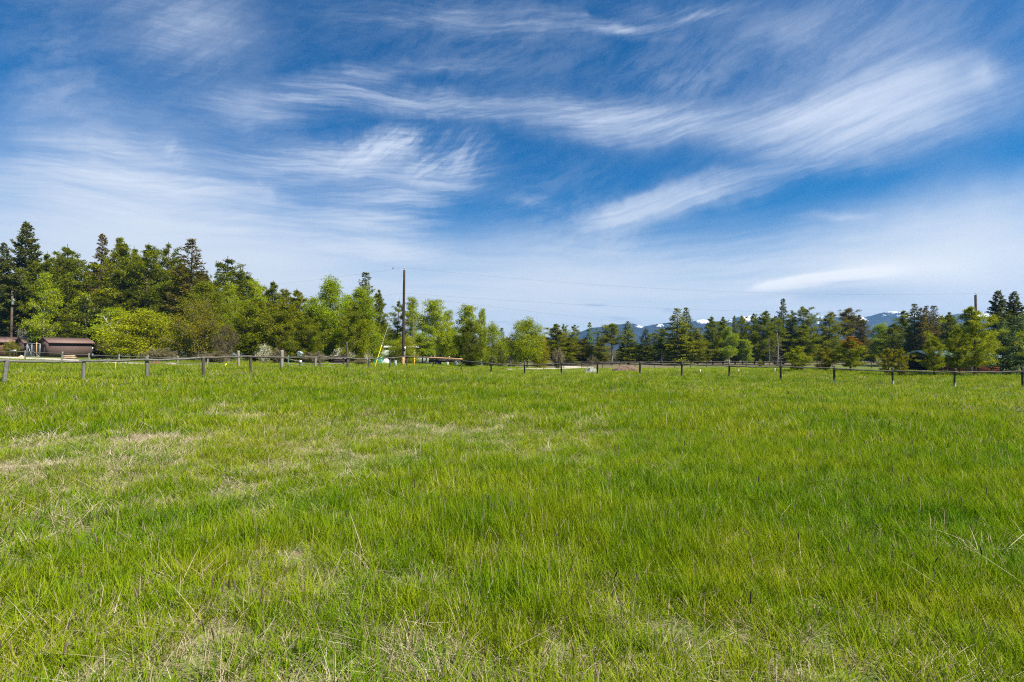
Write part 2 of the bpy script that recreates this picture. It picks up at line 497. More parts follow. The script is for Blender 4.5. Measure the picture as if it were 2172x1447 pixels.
# gravel ways, as lines of (photograph x, metres ahead, half width m)
ROAD_LEFT = [(-160, 60, 4.0), (40, 56.5, 3.0), (150, 52.5, 1.9), (250, 50.5, 1.8), (350, 48.5, 1.7), (450, 47, 1.7), (560, 45.5, 1.8), (640, 45.5, 1.6), (700, 47.5, 0.9)]
ROAD_RIGHT = [(1070, 55, 0.5), (1110, 57, 1.1), (1160, 60, 1.5), (1200, 65, 1.6), (1225, 72, 1.7), (1225, 82, 1.7), (1200, 92, 1.7)]
ROAD_LOOP = [(1048, 66, 0.5), (1080, 66.5, 0.8), (1140, 68, 0.9), (1205, 70, 0.8)]
PAD_RIGHT = [(1928, 60, 1.6), (1960, 61, 2.6), (1995, 63, 2.6), (2030, 64, 1.5)]
def road_xy(road):
    a = np.array([(*P(px, 752, Y).xy, w) for px, Y, w in road])
    t = np.linspace(0, len(a) - 1, 60)
    return np.stack([np.interp(t, np.arange(len(a)), a[:, k]) for k in range(3)], -1)
ROADS = [road_xy(r_) for r_ in (ROAD_LEFT, ROAD_RIGHT, ROAD_LOOP, PAD_RIGHT)]
def road_dist(x, y):
    """how far outside the gravel (metres, negative inside)"""
    v = np.full(np.shape(x), 1e3)
    for r_ in ROADS:
        for cx, cy_, w in r_:
            v = np.minimum(v, np.hypot(x - cx, y - cy_) - w)
    return v

def build_ground():
    m, g, out = material('meadow soil and sward')
    geo = g.node('ShaderNodeNewGeometry')
    pos = geo.outputs['Position']
    at = g.node('ShaderNodeAttribute', attribute_name='mask')
    lush, dry, pasture = g.sep(at.outputs['Vector'])
    n1 = g.noise(pos, 0.35, 5, 0.6)
    n2 = g.noise(pos, 5.0, 6, 0.7)
    n3 = g.noise(pos, 40.0, 3, 0.7)
    green = g.ramp(n1, [(0.3, (0.060, 0.115, 0.012)), (0.5, (0.090, 0.145, 0.018)), (0.7, (0.115, 0.150, 0.026))])
    soil = g.ramp(n2, [(0.3, (0.060, 0.046, 0.028)), (0.6, (0.16, 0.125, 0.075))])
    green = g.mix(g.ss(n2, 0.42, 0.68), green, soil)
    straw = g.ramp(n3, [(0.3, (0.20, 0.16, 0.10)), (0.7, (0.38, 0.32, 0.22))])
    c = g.mix(g.m('MULTIPLY', dry, 0.8), green, straw)
    past = g.ramp(g.noise(pos, 1.3, 6, 0.7), [(0.3, (0.085, 0.085, 0.035)), (0.5, (0.140, 0.122, 0.068)), (0.7, (0.19, 0.160, 0.105))])
    c = g.mix(pasture, c, past)
    fine = g.ss(n3, 0.25, 0.75, 0.72, 1.25)
    c = g.mix(1.0, c, g.xyz(fine, fine, fine), 'MULTIPLY')
    g.nt.links.new(principled(g, c, 0.95, 0.1, normal=bump(g, n2, 0.6, 0.06)), out.inputs[0])
    def axis(lo, hi, step, lim):
        core = np.arange(lo, hi + step / 2, step)
        ext = []
        s, v = step, hi
        while v < lim:
            s *= 1.35; v += s; ext.append(min(v, lim))
        s, v, pre = step, lo, []
        while v > -lim:
            s *= 1.35; v -= s; pre.append(max(v, -lim))
        return np.concatenate([pre[::-1], core, ext])
    xs, ys = axis(-70, 60, 0.7, 3000), axis(-12, 110, 0.7, 3000)
    X, Y = np.meshgrid(xs, ys, indexing='ij')
    Z = ground(X, Y)
    nx, ny = X.shape
    i, j = np.meshgrid(np.arange(nx - 1), np.arange(ny - 1), indexing='ij')
    q = np.stack([i * ny + j, (i + 1) * ny + j, (i + 1) * ny + j + 1, i * ny + j + 1], -1).reshape(-1, 4)
    b = MB()
    b.add(np.stack([X, Y, Z], -1).reshape(-1, 3), q)
    o = b.build('ground', m, smooth=True)
    tag(o, kind='structure')
    x, y = X.ravel(), Y.ravel()
    right = 1 / (1 + np.exp(-(x - (y - 45) * 0.02 - 1) / 2.5))
    # beyond the mown strip the right-hand pasture is last year's dead grass
    past = right / (1 + np.exp(-(y - (70 + 5 * (fbm(x, y, 14) - .5) + np.where(x > 28, 25, 0))) / 2.0))
    mk = np.stack([lushness(x, y), dryness(x, y), past], -1)
    a = o.data.attributes.new('mask', 'FLOAT_VECTOR', 'POINT')
    a.data.foreach_set('vector', mk.astype(np.float32).ravel())

def build_roads():
    m, g, out = material('pale gravel')
    geo = g.node('ShaderNodeNewGeometry')
    n = g.noise(geo.outputs['Position'], 1.2, 8, 0.75)
    c = g.ramp(n, [(0.3, (0.26, 0.23, 0.19)), (0.5, (0.40, 0.36, 0.30)), (0.72, (0.50, 0.46, 0.40))])
    g.nt.links.new(principled(g, c, 0.95, 0.1, normal=bump(g, n, 0.5, 0.03)), out.inputs[0])
    for r_, nm in zip(ROADS, ('gravel_road', 'gravel_path', 'gravel_path', 'gravel_pad')):
        b = MB()
        d = np.gradient(r_[:, :2], axis=0); d /= np.linalg.norm(d, axis=1)[:, None]
        nrm = np.stack([-d[:, 1], d[:, 0]], -1)
        k = 7
        t = np.linspace(-1, 1, k)
        wob = 1 + 0.25 * (vnoise(np.arange(len(r_)) * 1.0, np.zeros(len(r_)), 3.0) - .5)
        xy = r_[:, None, :2] + nrm[:, None, :] * (t[None, :, None] * (r_[:, 2] * wob)[:, None, None])
        z = ground(xy[..., 0], xy[..., 1]) + 0.012 + 0.05 * (1 - t[None, :] ** 2)
        v = np.concatenate([xy, z[..., None]], -1).reshape(-1, 3)
        i, j = np.meshgrid(np.arange(len(r_) - 1), np.arange(k - 1), indexing='ij')
        b.add(v, np.stack([i * k + j, i * k + j + 1, (i + 1) * k + j + 1, (i + 1) * k + j], -1).reshape(-1, 4))
        tag(b.build(nm, m, smooth=True), kind='structure')

# ------------------------------------------------------------------ far mountains
def build_mountains():
    m, g, out = material('forested mountainside')
    geo = g.node('ShaderNodeNewGeometry')
    pos = geo.outputs['Position']
    at = g.node('ShaderNodeAttribute', attribute_name='snow')
    n = g.noise(pos, 0.022, 8, 0.7)
    n2 = g.noise(pos, 0.09, 6, 0.75)
    c = g.ramp(n, [(0.3, (0.010, 0.018, 0.026)), (0.55, (0.020, 0.031, 0.042)), (0.75, (0.042, 0.052, 0.055))])  # forest tones have some blue of distant haze mixed in
    sn = g.ss(g.m('ADD', at.outputs['Fac'], g.m('MULTIPLY', g.m('SUBTRACT', n2, 0.5), 2.4)), 0.40, 0.47)
    c = g.mix(sn, c, (0.80, 0.84, 0.90, 1))
    g.nt.links.new(principled(g, c, 0.95, 0.05, normal=bump(g, n2, 0.5, 7.0)), out.inputs[0])
    D = 2200.0
    ridge = [(1050, 752), (1130, 748), (1172, 722), (1205, 712), (1232, 702), (1260, 694), (1290, 692), (1322, 685.5), (1340, 685), (1356, 692), (1385, 687.5), (1415, 684.5),
             (1440, 682), (1470, 682), (1490, 676.5), (1505, 679), (1525, 686), (1545, 676), (1562, 671.5), (1590, 668), (1612, 676), (1640, 674), (1660, 676), (1690, 678), (1722, 674), (1738, 670), (1760, 669),
             (1785, 673), (1810, 673), (1832, 671.5), (1852, 669), (1872, 663), (1888, 659.5), (1905, 660.5), (1930, 666), (1965, 670), (1995, 670), (2030, 664), (2052, 659), (2068, 662), (2095, 660.5), (2120, 668), (2172, 672), (2260, 690), (2330, 720), (2420, 748)]
    snow = [(1358, 692, 8, 3, .9), (1402, 690, 12, 2.5, .7), (1492, 680, 14, 6, 1.0), (1548, 680, 10, 5, .55), (1592, 674, 16, 9, 1.0), (1740, 674, 14, 5, .5), (1735, 684, 10, 4, .5), (1832, 678, 8, 5, .9),
            (1900, 662, 26, 4, .55), (1880, 668, 10, 3, .4), (1930, 670, 22, 5, .6), (2000, 673, 16, 4, .6), (2052, 664, 22, 4, .6), (2088, 670, 18, 5, 1.0), (2075, 663, 14, 4, .7), (2108, 668, 10, 6, .8)]
    rp = np.array(ridge, float)
    px = np.arange(1050, 2421, 3.0)
    top = np.interp(px, rp[:, 0], rp[:, 1])
    zr = np.array([P(a, b_, D).z for a, b_ in zip(px, top)])
    xr = (px - 1086) / F * D
    zr = zr + (rng.random(len(px)) - .5) * 1.8
    nd = 60
    t = np.linspace(-1, 1, nd)            # in front of the ridge ... behind it
    X = np.repeat(xr[:, None], nd, 1) + (vnoise(np.repeat(xr[:, None], nd, 1), t[None] * 500 + 0 * xr[:, None], 70) - .5) * 33
    Y = D + t[None, :] * 600 + 0 * xr[:, None]
    prof = np.where(t < 0, (1 + t) ** 1.15, (1 - t) ** 1.1)
    spur = (fbm(X, Y, 180) - .5)
    Z = zr[:, None] * prof[None] + spur * 105 * (1 - prof[None]) * prof[None] * 2.2
    Z = Z - 8 * (1 - prof[None]) + 8
    nx, ny = X.shape
    i, j = np.meshgrid(np.arange(nx - 1), np.arange(ny - 1), indexing='ij')
    b = MB()
    b.add(np.stack([X, Y, Z - 8], -1).reshape(-1, 3), np.stack([i * ny + j, (i + 1) * ny + j, (i + 1) * ny + j + 1, i * ny + j + 1], -1).reshape(-1, 4))
    o = b.build('mountain_range', m, smooth=True)
    tag(o, kind='structure')
    # open snowfields near the crest
    ppx = 1086 + X / Y * F
    ppy = 752 - (Z - 8 - EYE) / Y * F
    s = np.zeros_like(X)
    for a, b_, wx, wy, k in snow: s = np.maximum(s, k * np.exp(-((ppx - a) / wx) ** 2 - ((ppy - b_) / wy) ** 2))
    s = np.maximum(s, np.clip((Z - 160) / 220, 0, .25))
    a = o.data.attributes.new('snow', 'FLOAT', 'POINT')
    a.data.foreach_set('value', s.astype(np.float32).ravel())

def build_haze():
    m, g, out = material('valley haze')
    v = g.node('ShaderNodeVolumePrincipled')
    v.inputs['Color'].default_value = (0.24, 0.52, 1.0, 1)
    v.inputs['Density'].default_value = HAZE
    v.inputs['Anisotropy'].default_value = 0.2
    g.nt.links.new(v.outputs[0], out.inputs['Volume'])
    b = MB()
    b.box((0, 0, 0), (2, 2, 2))
    o = b.build('haze', m)
    o.scale = (3100, 3100, 107)
    o.location = (0, 0, 104)
    tag(o, kind='stuff')
HAZE = 0.00016

build_ground()
build_roads()
build_mountains()
build_haze()

# ------------------------------------------------------------------ grass
def blade_set(n, spread, h, hv, w, lean, rg, curl=0.5, tone=(0, 1), up=0.0):
    """n bent tapering blades rooted within a disc: three faces each"""
    a = rg.random(n) * 2 * math.pi
    r = spread * np.sqrt(rg.random(n))
    root = np.stack([r * np.cos(a), r * np.sin(a), np.full(n, -0.02)], -1)
    hh = h * (1 + hv * rg.normal(size=n)).clip(.35, 2.0)
    b = a + rg.normal(size=n) * 0.9
    dirn = np.stack([np.cos(b), np.sin(b), np.zeros(n)], -1)
    ln = lean * np.abs(rg.normal(size=n)) + 0.05
    cv = curl * rg.random(n)
    side = np.stack([-np.sin(b), np.cos(b), np.zeros(n)], -1)
    tw = rg.normal(size=n)[:, None] * 0.6
    side = side * np.cos(tw) + dirn * np.sin(tw)
    rows = []
    for s, wk in ((0, .75), (.38, 1.0), (.75, .62), (1.0, 0)):
        c = root + dirn * (hh * (ln * s + cv * s * s * s))[:, None] + np.array([0, 0, 1.0]) * (hh * (s - 0.30 * cv * s * s - up * s * s))[:, None]
        if wk: rows += [c - side * (w * wk / 2), c + side * (w * wk / 2)]
        else: rows += [c]
    v = np.stack(rows, 1)                       # n x 7 x 3
    k = np.arange(n)[:, None] * 7
    q = np.concatenate([k + np.array([0, 1, 3, 2]), k + np.array([2, 3, 5, 4])])
    t = k + np.array([4, 5, 6])
    tn = np.repeat(tone[0] + (tone[1] - tone[0]) * rg.random(n), 7)
    return v.reshape(-1, 3), q, t, tn

def grass_material(name, dry=False):
    m, g, out = material(name)
    geo = g.node('ShaderNodeNewGeometry')
    pos = geo.outputs['Position']
    tone = g.node('ShaderNodeAttribute', attribute_name='tone').outputs['Fac']
    rnd = g.node('ShaderNodeObjectInfo').outputs['Random']
    if dry:
        t = g.m('MULTIPLY_ADD', rnd, 0.35, g.m('MULTIPLY', tone, 0.65))
        c = g.ramp(t, [(0.0, (0.22, 0.160, 0.080)), (0.35, (0.38, 0.31, 0.19)), (0.7, (0.52, 0.45, 0.32)), (1.0, (0.60, 0.55, 0.45))])
        tr = 0.25
    else:
        n = g.noise(g.vm('MULTIPLY', pos, (1, 1, 0.2)), 0.30, 3, 0.6)
        n2 = g.noise(g.vm('MULTIPLY', pos, (1, 1, 0.2)), 1.7, 2, 0.6)
        f = g.m('ADD', g.m('MULTIPLY', g.ss(n, 0.3, 0.7), 0.34), g.m('MULTIPLY', g.ss(n2, 0.3, 0.7), 0.26))
        f = g.m('ADD', f, g.m('MULTIPLY', tone, 0.26))
        f = g.m('ADD', f, g.m('MULTIPLY', rnd, 0.14))
        ins = g.node('ShaderNodeAttribute', attribute_name='lush', attribute_type='INSTANCER').outputs['Fac']
        f = g.m('SUBTRACT', f, g.m('MULTIPLY', ins, 0.20))
        c = g.ramp(f, [(0.0, (0.062, 0.160, 0.004)), (0.28, (0.135, 0.236, 0.003)), (0.50, (0.205, 0.280, 0.004)), (0.75, (0.285, 0.318, 0.012)), (1.0, (0.390, 0.372, 0.060))])
        # last year's blades among the green ones, and a few grey-green ones
        old = g.node('ShaderNodeMath', operation='GREATER_THAN')
        g.put(old.inputs[0], tone); old.inputs[1].default_value = 0.90
        c = g.mix(old.outputs[0], c, (0.42, 0.35, 0.21, 1))
        tr = 0.42
    bs = principled(g, c, 0.7, 0.10)
    tl = g.node('ShaderNodeBsdfTranslucent')
    g.nt.links.new(g.mix(1.0, c, (1.08, 1.12, 0.5), 'MULTIPLY') if not dry else c, tl.inputs[0])
    mx = g.node('ShaderNodeMixShader')
    mx.inputs[0].default_value = tr
    g.nt.links.new(bs, mx.inputs[1]); g.nt.links.new(tl.outputs[0], mx.inputs[2])
    g.nt.links.new(mx.outputs[0], out.inputs[0])
    return m

def scatter(name, variants, pts, idx, scl, rot, lush, label):
    """one object whose points carry grass tufts (geometry nodes)"""
    src = bpy.data.collections.new(name + ' tufts')
    for i, me in enumerate(variants):
        o = bpy.data.objects.new('%s_tuft_%02d' % (name, i), me)
        src.objects.link(o)
    me = bpy.data.meshes.new(name)
    me.vertices.add(len(pts))
    me.vertices.foreach_set('co', pts.astype(np.float32).ravel())
    for nm, ty, arr, key in (('idx', 'INT', idx.astype(np.int32), 'value'), ('scl', 'FLOAT_VECTOR', scl.astype(np.float32).ravel(), 'vector'),
                             ('rot', 'FLOAT_VECTOR', rot.astype(np.float32).ravel(), 'vector'), ('lush', 'FLOAT', lush.astype(np.float32), 'value')):
        a = me.attributes.new(nm, ty, 'POINT')
        a.data.foreach_set(key, arr)
    o = bpy.data.objects.new(name, me)
    COL.objects.link(o)
    ng = bpy.data.node_groups.new(name, 'GeometryNodeTree')
    ng.interface.new_socket('Geometry', in_out='INPUT', socket_type='NodeSocketGeometry')
    ng.interface.new_socket('Geometry', in_out='OUTPUT', socket_type='NodeSocketGeometry')
    N = ng.nodes; L = ng.links
    gi, go = N.new('NodeGroupInput'), N.new('NodeGroupOutput')
    mp_ = N.new('GeometryNodeMeshToPoints')
    ip = N.new('GeometryNodeInstanceOnPoints')
    ci = N.new('GeometryNodeCollectionInfo')
    ci.inputs['Collection'].default_value = src
    ci.inputs['Separate Children'].default_value = True
    ci.inputs['Reset Children'].default_value = True
    ip.inputs['Pick Instance'].default_value = True
    def attr(nm, ty):
        n = N.new('GeometryNodeInputNamedAttribute'); n.data_type = ty
        n.inputs['Name'].default_value = nm
        return n.outputs['Attribute']
    L.new(gi.outputs[0], mp_.inputs[0])
    L.new(mp_.outputs[0], ip.inputs['Points'])
    L.new(ci.outputs[0], ip.inputs['Instance'])
    L.new(attr('idx', 'INT'), ip.inputs['Instance Index'])
    L.new(attr('scl', 'FLOAT_VECTOR'), ip.inputs['Scale'])
    e2r = N.new('FunctionNodeEulerToRotation')
    L.new(attr('rot', 'FLOAT_VECTOR'), e2r.inputs[0])
    L.new(e2r.outputs[0], ip.inputs['Rotation'])
    L.new(ip.outputs[0], go.inputs[0])
    md = o.modifiers.new('tufts', 'NODES')
    md.node_group = ng
    tag(o, label, 'grass', kind='stuff')
    return o

def wedge(r0, r1, dens, half=52):
    a = R(half)
    n = int(dens * a * (r1 * r1 - r0 * r0))
    r = np.sqrt(rng.random(n) * (r1 * r1 - r0 * r0) + r0 * r0)
    t = (rng.random(n) * 2 - 1) * a
    return r * np.sin(t), r * np.cos(t)

def build_grass():
    mg = grass_material('green grass blade')
    md = grass_material('dry straw blade', True)
    def mk(sets, mat, nm):
        b = MB()
        for v, q, t, tn in sets: b.add(v, q, t, tone=tn)
        return b.mesh(nm, mat)
    near = []
    for i in range(8):
        rg = np.random.default_rng(100 + i)
        h = (0.105, .13, .15, .115, .17, .14, .095, .16)[i]
        near.append(mk([blade_set(26, 0.10, h, .30, 0.0046, .26, rg, .45, (0, .93)), blade_set(20, 0.10, h * .5, .3, 0.0042, .7, rg, .6, (0, 1)),
                        blade_set(4, 0.06, h * 1.35, .15, 0.0056, .16, rg, .35, (0, .7))], mg, 'grass_near'))
    far = []
    for i in range(6):
        rg = np.random.default_rng(200 + i)
        h = (0.15, .17, .20, .14, .21, .17)[i]
        far.append(mk([blade_set(58, 0.24, h, .30, 0.0095, .28, rg, .4, (0, .95)), blade_set(16, 0.24, h * .5, .3, 0.009, .6, rg, .5, (0, .8))], mg, 'grass_far'))
    for i in range(4):
        rg = np.random.default_rng(250 + i)
        far.append(mk([blade_set(52, 0.42, (0.16, .19, .22, .18)[i], .30, 0.018, .34, rg, .5)], mg, 'grass_distant'))
    # green grass
    X, Y, I, S, LU = [], [], [], [], []
    for r0, r1, dn, base, cnt, sx in ((1.0, 5.5, 230, 0, 8, 1.0), (5.5, 11, 110, 0, 8, 1.25), (11, 22, 28, 8, 6, 1.05), (22, 52, 8.5, 14, 4, 1.1), (52, 72, 4, 14, 4, 1.4)):
        x, y = wedge(r0, r1, dn)
        d, lu = dryness(x, y), lushness(x, y)
        patch = fbm(x, y, 1.1)
        lim = road_dist(x, y)
        keep = (rng.random(len(x)) > d * .62) & (lim > 0.15) & (rng.random(len(x)) < np.clip(.60 + 1.5 * (patch - .42), .22, 1) + lu)
        if r0 >= 22:
            keep &= ~((y > 63) & (x > 0)) & (rng.random(len(x)) < np.where((y > 50) & (x > 4), .6, 1))
        x, y, d, lu = x[keep], y[keep], d[keep], lu[keep]
        n = len(x)
        hs = (0.62 + 0.75 * fbm(x, y, 2.3)) * (1 + .25 * lu) * (1 - .35 * d) * (.85 + .3 * rng.random(n))
        hs *= np.where(y > 47, .62, 1.0)
        X.append(x); Y.append(y); I.append(base + rng.integers(0, cnt, n)); LU.append(np.clip(lu * .55 + (fbm(x + 50, y, 5) - .5) * .3, -.2, 1))
        S.append(np.stack([np.full(n, sx) * (.8 + .4 * rng.random(n))] * 2 + [hs], -1))
    X, Y = np.concatenate(X), np.concatenate(Y)
    n = len(X)
    rot = np.stack([rng.normal(size=n) * .07, rng.normal(size=n) * .07, rng.random(n) * 6.28], -1)
    scatter('meadow_grass', near + far, np.stack([X, Y, ground(X, Y)], -1), np.concatenate(I), np.concatenate(S), rot, np.concatenate(LU),
            'green spring grass growing all over the open meadow')
    print('green tufts', n)
    # dry thatch
    dv = []
    for i in range(5):
        rg = np.random.default_rng(300 + i)
        dv.append(mk([blade_set(34, 0.11, .075, .40, 0.0032, .9, rg, .9, up=.25), blade_set(2, .10, .10, .3, 0.0028, .4, rg, .7), blade_set(22, .12, .06, .4, .0032, 1.6, rg, .5, up=.4)], md, 'straw'))
    for i in range(3):
        rg = np.random.default_rng(330 + i)
        dv.append(mk([blade_set(60, 0.25, .10, .4, 0.007, .8, rg, .8, up=.2)], md, 'straw_far'))
    X, Y, I, S = [], [], [], []
    for r0, r1, dn, base, cnt, sx in ((1.0, 5.5, 130, 0, 5, 1.0), (5.5, 12, 70, 0, 5, 1.3), (12, 24, 20, 5, 3, 1.0), (24, 48, 7, 5, 3, 1.5)):
        x, y = wedge(r0, r1, dn)
        d = dryness(x, y)
        keep = (rng.random(len(x)) < np.clip(d * .62 + .22 * (fbm(x, y, .8) > .54) + (.10 if r0 < 6 else .04), 0, 1)) & (lushness(x, y) < .5)
        x, y, d = x[keep], y[keep], d[keep]
        X.append(x); Y.append(y); I.append(base + rng.integers(0, cnt, len(x)))
        S.append(np.stack([np.full(len(x), sx) * (.7 + .6 * rng.random(len(x)))] * 2 + [.6 + .8 * rng.random(len(x)) + .3 * d], -1))
    # bleached tussocks along the foot of the front fence
    for px in np.arange(380, 2172, 6.0):
        if rng.random() < (.75 if 420 < px < 1000 else .30):
            Yf = np.interp(px, [c[0] for c in CTRL[:25]], [c[2] for c in CTRL[:25]]) + rng.normal() * .5
            p = P(px, 752, Yf)
            X.append(np.array([p.x])); Y.append(np.array([p.y])); I.append(np.array([5 + rng.integers(0, 3)]))
            S.append(np.array([[1.2, 1.2, 1.3 + rng.random() * .8]]))
    X, Y = np.concatenate(X), np.concatenate(Y)
    n = len(X)
    rot = np.stack([rng.normal(size=n) * .15, rng.normal(size=n) * .15, rng.random(n) * 6.28], -1)
    scatter('dry_grass', dv, np.stack([X, Y, ground(X, Y)], -1), np.concatenate(I), np.concatenate(S), rot, np.zeros(n),
            'straw coloured dead grass lying among the green meadow')
    print('dry tufts', n)
    # timothy seed heads on thin stems
    ms, g, out = material('grass seed head')
    tone = g.node('ShaderNodeAttribute', attribute_name='tone').outputs['Fac']
    rnd = g.node('ShaderNodeObjectInfo').outputs['Random']
    hd = g.ramp(rnd, [(0.0, (0.030, 0.022, 0.014)), (0.45, (0.06, 0.042, 0.030)), (0.62, (0.12, 0.085, 0.075)), (0.88, (0.17, 0.125, 0.10)), (1.0, (0.30, 0.19, 0.12))])
    stc = g.mix(g.ss(rnd, .7, .9), (0.10, 0.17, 0.02, 1), (0.24, 0.22, 0.10, 1))
    isst = g.node('ShaderNodeMath', operation='LESS_THAN'); g.put(isst.inputs[0], tone); isst.inputs[1].default_value = 0.3
    c = g.mix(isst.outputs[0], hd, stc)
    g.nt.links.new(principled(g, c, 0.9, 0.1), out.inputs[0])
    sv = []
    for i in range(6):
        rg = np.random.default_rng(400 + i)
        b = MB()
        H = .17 + .08 * rg.random()
        lean = rg.normal(size=2) * .012
        s = np.linspace(0, 1, 6)
        ctr = np.stack([lean[0] * s ** 2, lean[1] * s ** 2, H * s], -1)
        b.tube(ctr, .0011, 4, tone=0.0)
        L = .035 + .035 * rg.random()
        d = ctr[-1] - ctr[-2]; d /= np.linalg.norm(d)
        t = np.linspace(0, 1, 7)
        hp = ctr[-1] - d * .005 + d[None] * (t * L)[:, None] + np.stack([.006 * t ** 2 * rg.normal(), .006 * t ** 2 * rg.normal(), 0 * t], -1)
        b.tube(hp, np.array([.0010, .0028, .0033, .0034, .0032, .0026, .0008]) * (.8 + .5 * rg.random()), 6, tone=1.0)
        sv.append(b.mesh('seed_head', ms))
    X, Y, S = [], [], []
    for r0, r1, dn, k in ((1.2, 5, 8, 1.0), (5, 11, 5.5, 1.1), (11, 22, 1.6, 1.3)):
        x, y = wedge(r0, r1, dn)
        keep = rng.random(len(x)) < np.clip(.15 + 1.5 * (fbm(x, y, 1.6) - .35), .05, 1) * np.where(x > .3, 1.15, .7)
        x, y = x[keep], y[keep]
        X.append(x); Y.append(y)
        q = (k * (.75 + .5 * rng.random(len(x))))[:, None]
        S.append(np.concatenate([q * 1.15, q * 1.15, q], 1))
    # the few tall dark heads that stand out in the foreground
    ex = [(447, 1245), (455, 1247), (462, 1250), (490, 1248), (500, 1250), (118, 1385), (153, 1335), (230, 1100), (213, 1140), (5, 1150), (1213, 1415), (545, 1270), (560, 1275), (178, 1265), (228, 1270), (298, 1265), (440, 1350), (455, 1375), (115, 1440), (340, 1150),
          (1480, 1110), (1790, 1155), (1900, 1150), (1975, 1170), (1345, 1260), (1690, 1130)]
    e = []
    for a, b_ in ex:
        Yd = 1.40 / ((b_ - 752) / F)
        p = P(a, b_, Yd)
        e.append((p.x, p.y))
    e = np.array(e)
    X.append(e[:, 0]); Y.append(e[:, 1]); S.append(np.tile([[1.15, 1.15, 1.05]], (len(e), 1)))
    ne = len(e)
    X, Y = np.concatenate(X), np.concatenate(Y)
    n = len(X)
    rot = np.stack([rng.normal(size=n) * .09, rng.normal(size=n) * .09, rng.random(n) * 6.28], -1)
    scatter('seed_grass', sv, np.stack([X, Y, ground(X, Y)], -1), rng.integers(0, 6, n), np.concatenate(S), rot, np.zeros(n),
            'dark brown seed heads on thin stems above the meadow grass')
    print('seed heads', n)

build_grass()

# ------------------------------------------------------------------ trees
def leaf_material(name, transl=0.35, bloom=None, var=0.55, rough=0.8, spec=0.05):
    m, g, out = material(name)
    tone = g.node('ShaderNodeAttribute', attribute_name='tone').outputs['Fac']
    oc = g.node('ShaderNodeObjectInfo').outputs['Color']
    hsv = g.node('ShaderNodeHueSaturation')
    g.put(hsv.inputs['Color'], oc)
    g.put(hsv.inputs['Hue'], g.m('MULTIPLY_ADD', tone, 0.05, 0.475))
    g.put(hsv.inputs['Value'], g.m('MULTIPLY_ADD', g.m('FRACT', g.m('MULTIPLY', tone, 7.31)), 2 * var, 1 - var))
    g.put(hsv.inputs['Saturation'], g.m('MULTIPLY_ADD', g.m('FRACT', g.m('MULTIPLY', tone, 3.7)), 0.3, 0.85))
    c = hsv.outputs[0]
    if bloom:
        gt = g.node('ShaderNodeMath', operation='GREATER_THAN'); g.put(gt.inputs[0], tone); gt.inputs[1].default_value = bloom
        c = g.mix(gt.outputs[0], c, (0.72, 0.70, 0.58, 1))
    # resin-brown and dead sprays among the green
    dd = g.node('ShaderNodeMath', operation='LESS_THAN'); g.put(dd.inputs[0], tone); dd.inputs[1].default_value = 0.05
    c = g.mix(dd.outputs[0], c, (0.11, 0.080, 0.055, 1))
    bs = principled(g, c, rough, spec)
    tl = g.node('ShaderNodeBsdfTranslucent')
    g.nt.links.new(g.mix(1.0, c, (1.1, 1.1, 0.6, 1), 'MULTIPLY'), tl.inputs[0])
    mx = g.node('ShaderNodeMixShader'); mx.inputs[0].default_value = transl
    g.nt.links.new(bs, mx.inputs[1]); g.nt.links.new(tl.outputs[0], mx.inputs[2])
    g.nt.links.new(mx.outputs[0], out.inputs[0])
    return m

M_NEEDLE = leaf_material('conifer needles', 0.36, var=0.5, rough=0.8, spec=0.05)
M_LEAF = leaf_material('broad leaves', 0.42, var=0.40)
M_BLOOM = leaf_material('blossom and leaves', 0.35, bloom=0.45)
M_BARK = simple('dark conifer bark', (0.085, 0.062, 0.048), 0.95, 0.1, var=.4, scale=6, stretch=(1, 1, .2))
M_PALE = simple('pale aspen bark', (0.42, 0.40, 0.34), 0.9, 0.1, var=.35, scale=5, stretch=(1, 1, .6))
M_DEAD = simple('grey dead wood', (0.235, 0.205, 0.180), 0.95, 0.1, var=.3, scale=5)

def unit(v): return v / (np.linalg.norm(v, axis=-1, keepdims=True) + 1e-9)

def trunk_line(H, rg, lean=0.02, n=9):
    t = np.linspace(0, 1, n)
    w = rg.normal(size=2) * lean * H
    k = rg.normal(size=2) * lean * H * .5
    return np.stack([w[0] * t ** 1.5 + k[0] * np.sin(t * 4), w[1] * t ** 1.5 + k[1] * np.sin(t * 5), H * t - 0.1 * (1 - t)], -1)
def along(line, t):
    s = np.linspace(0, 1, len(line))
    return np.stack([np.interp(t, s, line[:, k]) for k in range(3)], -1)

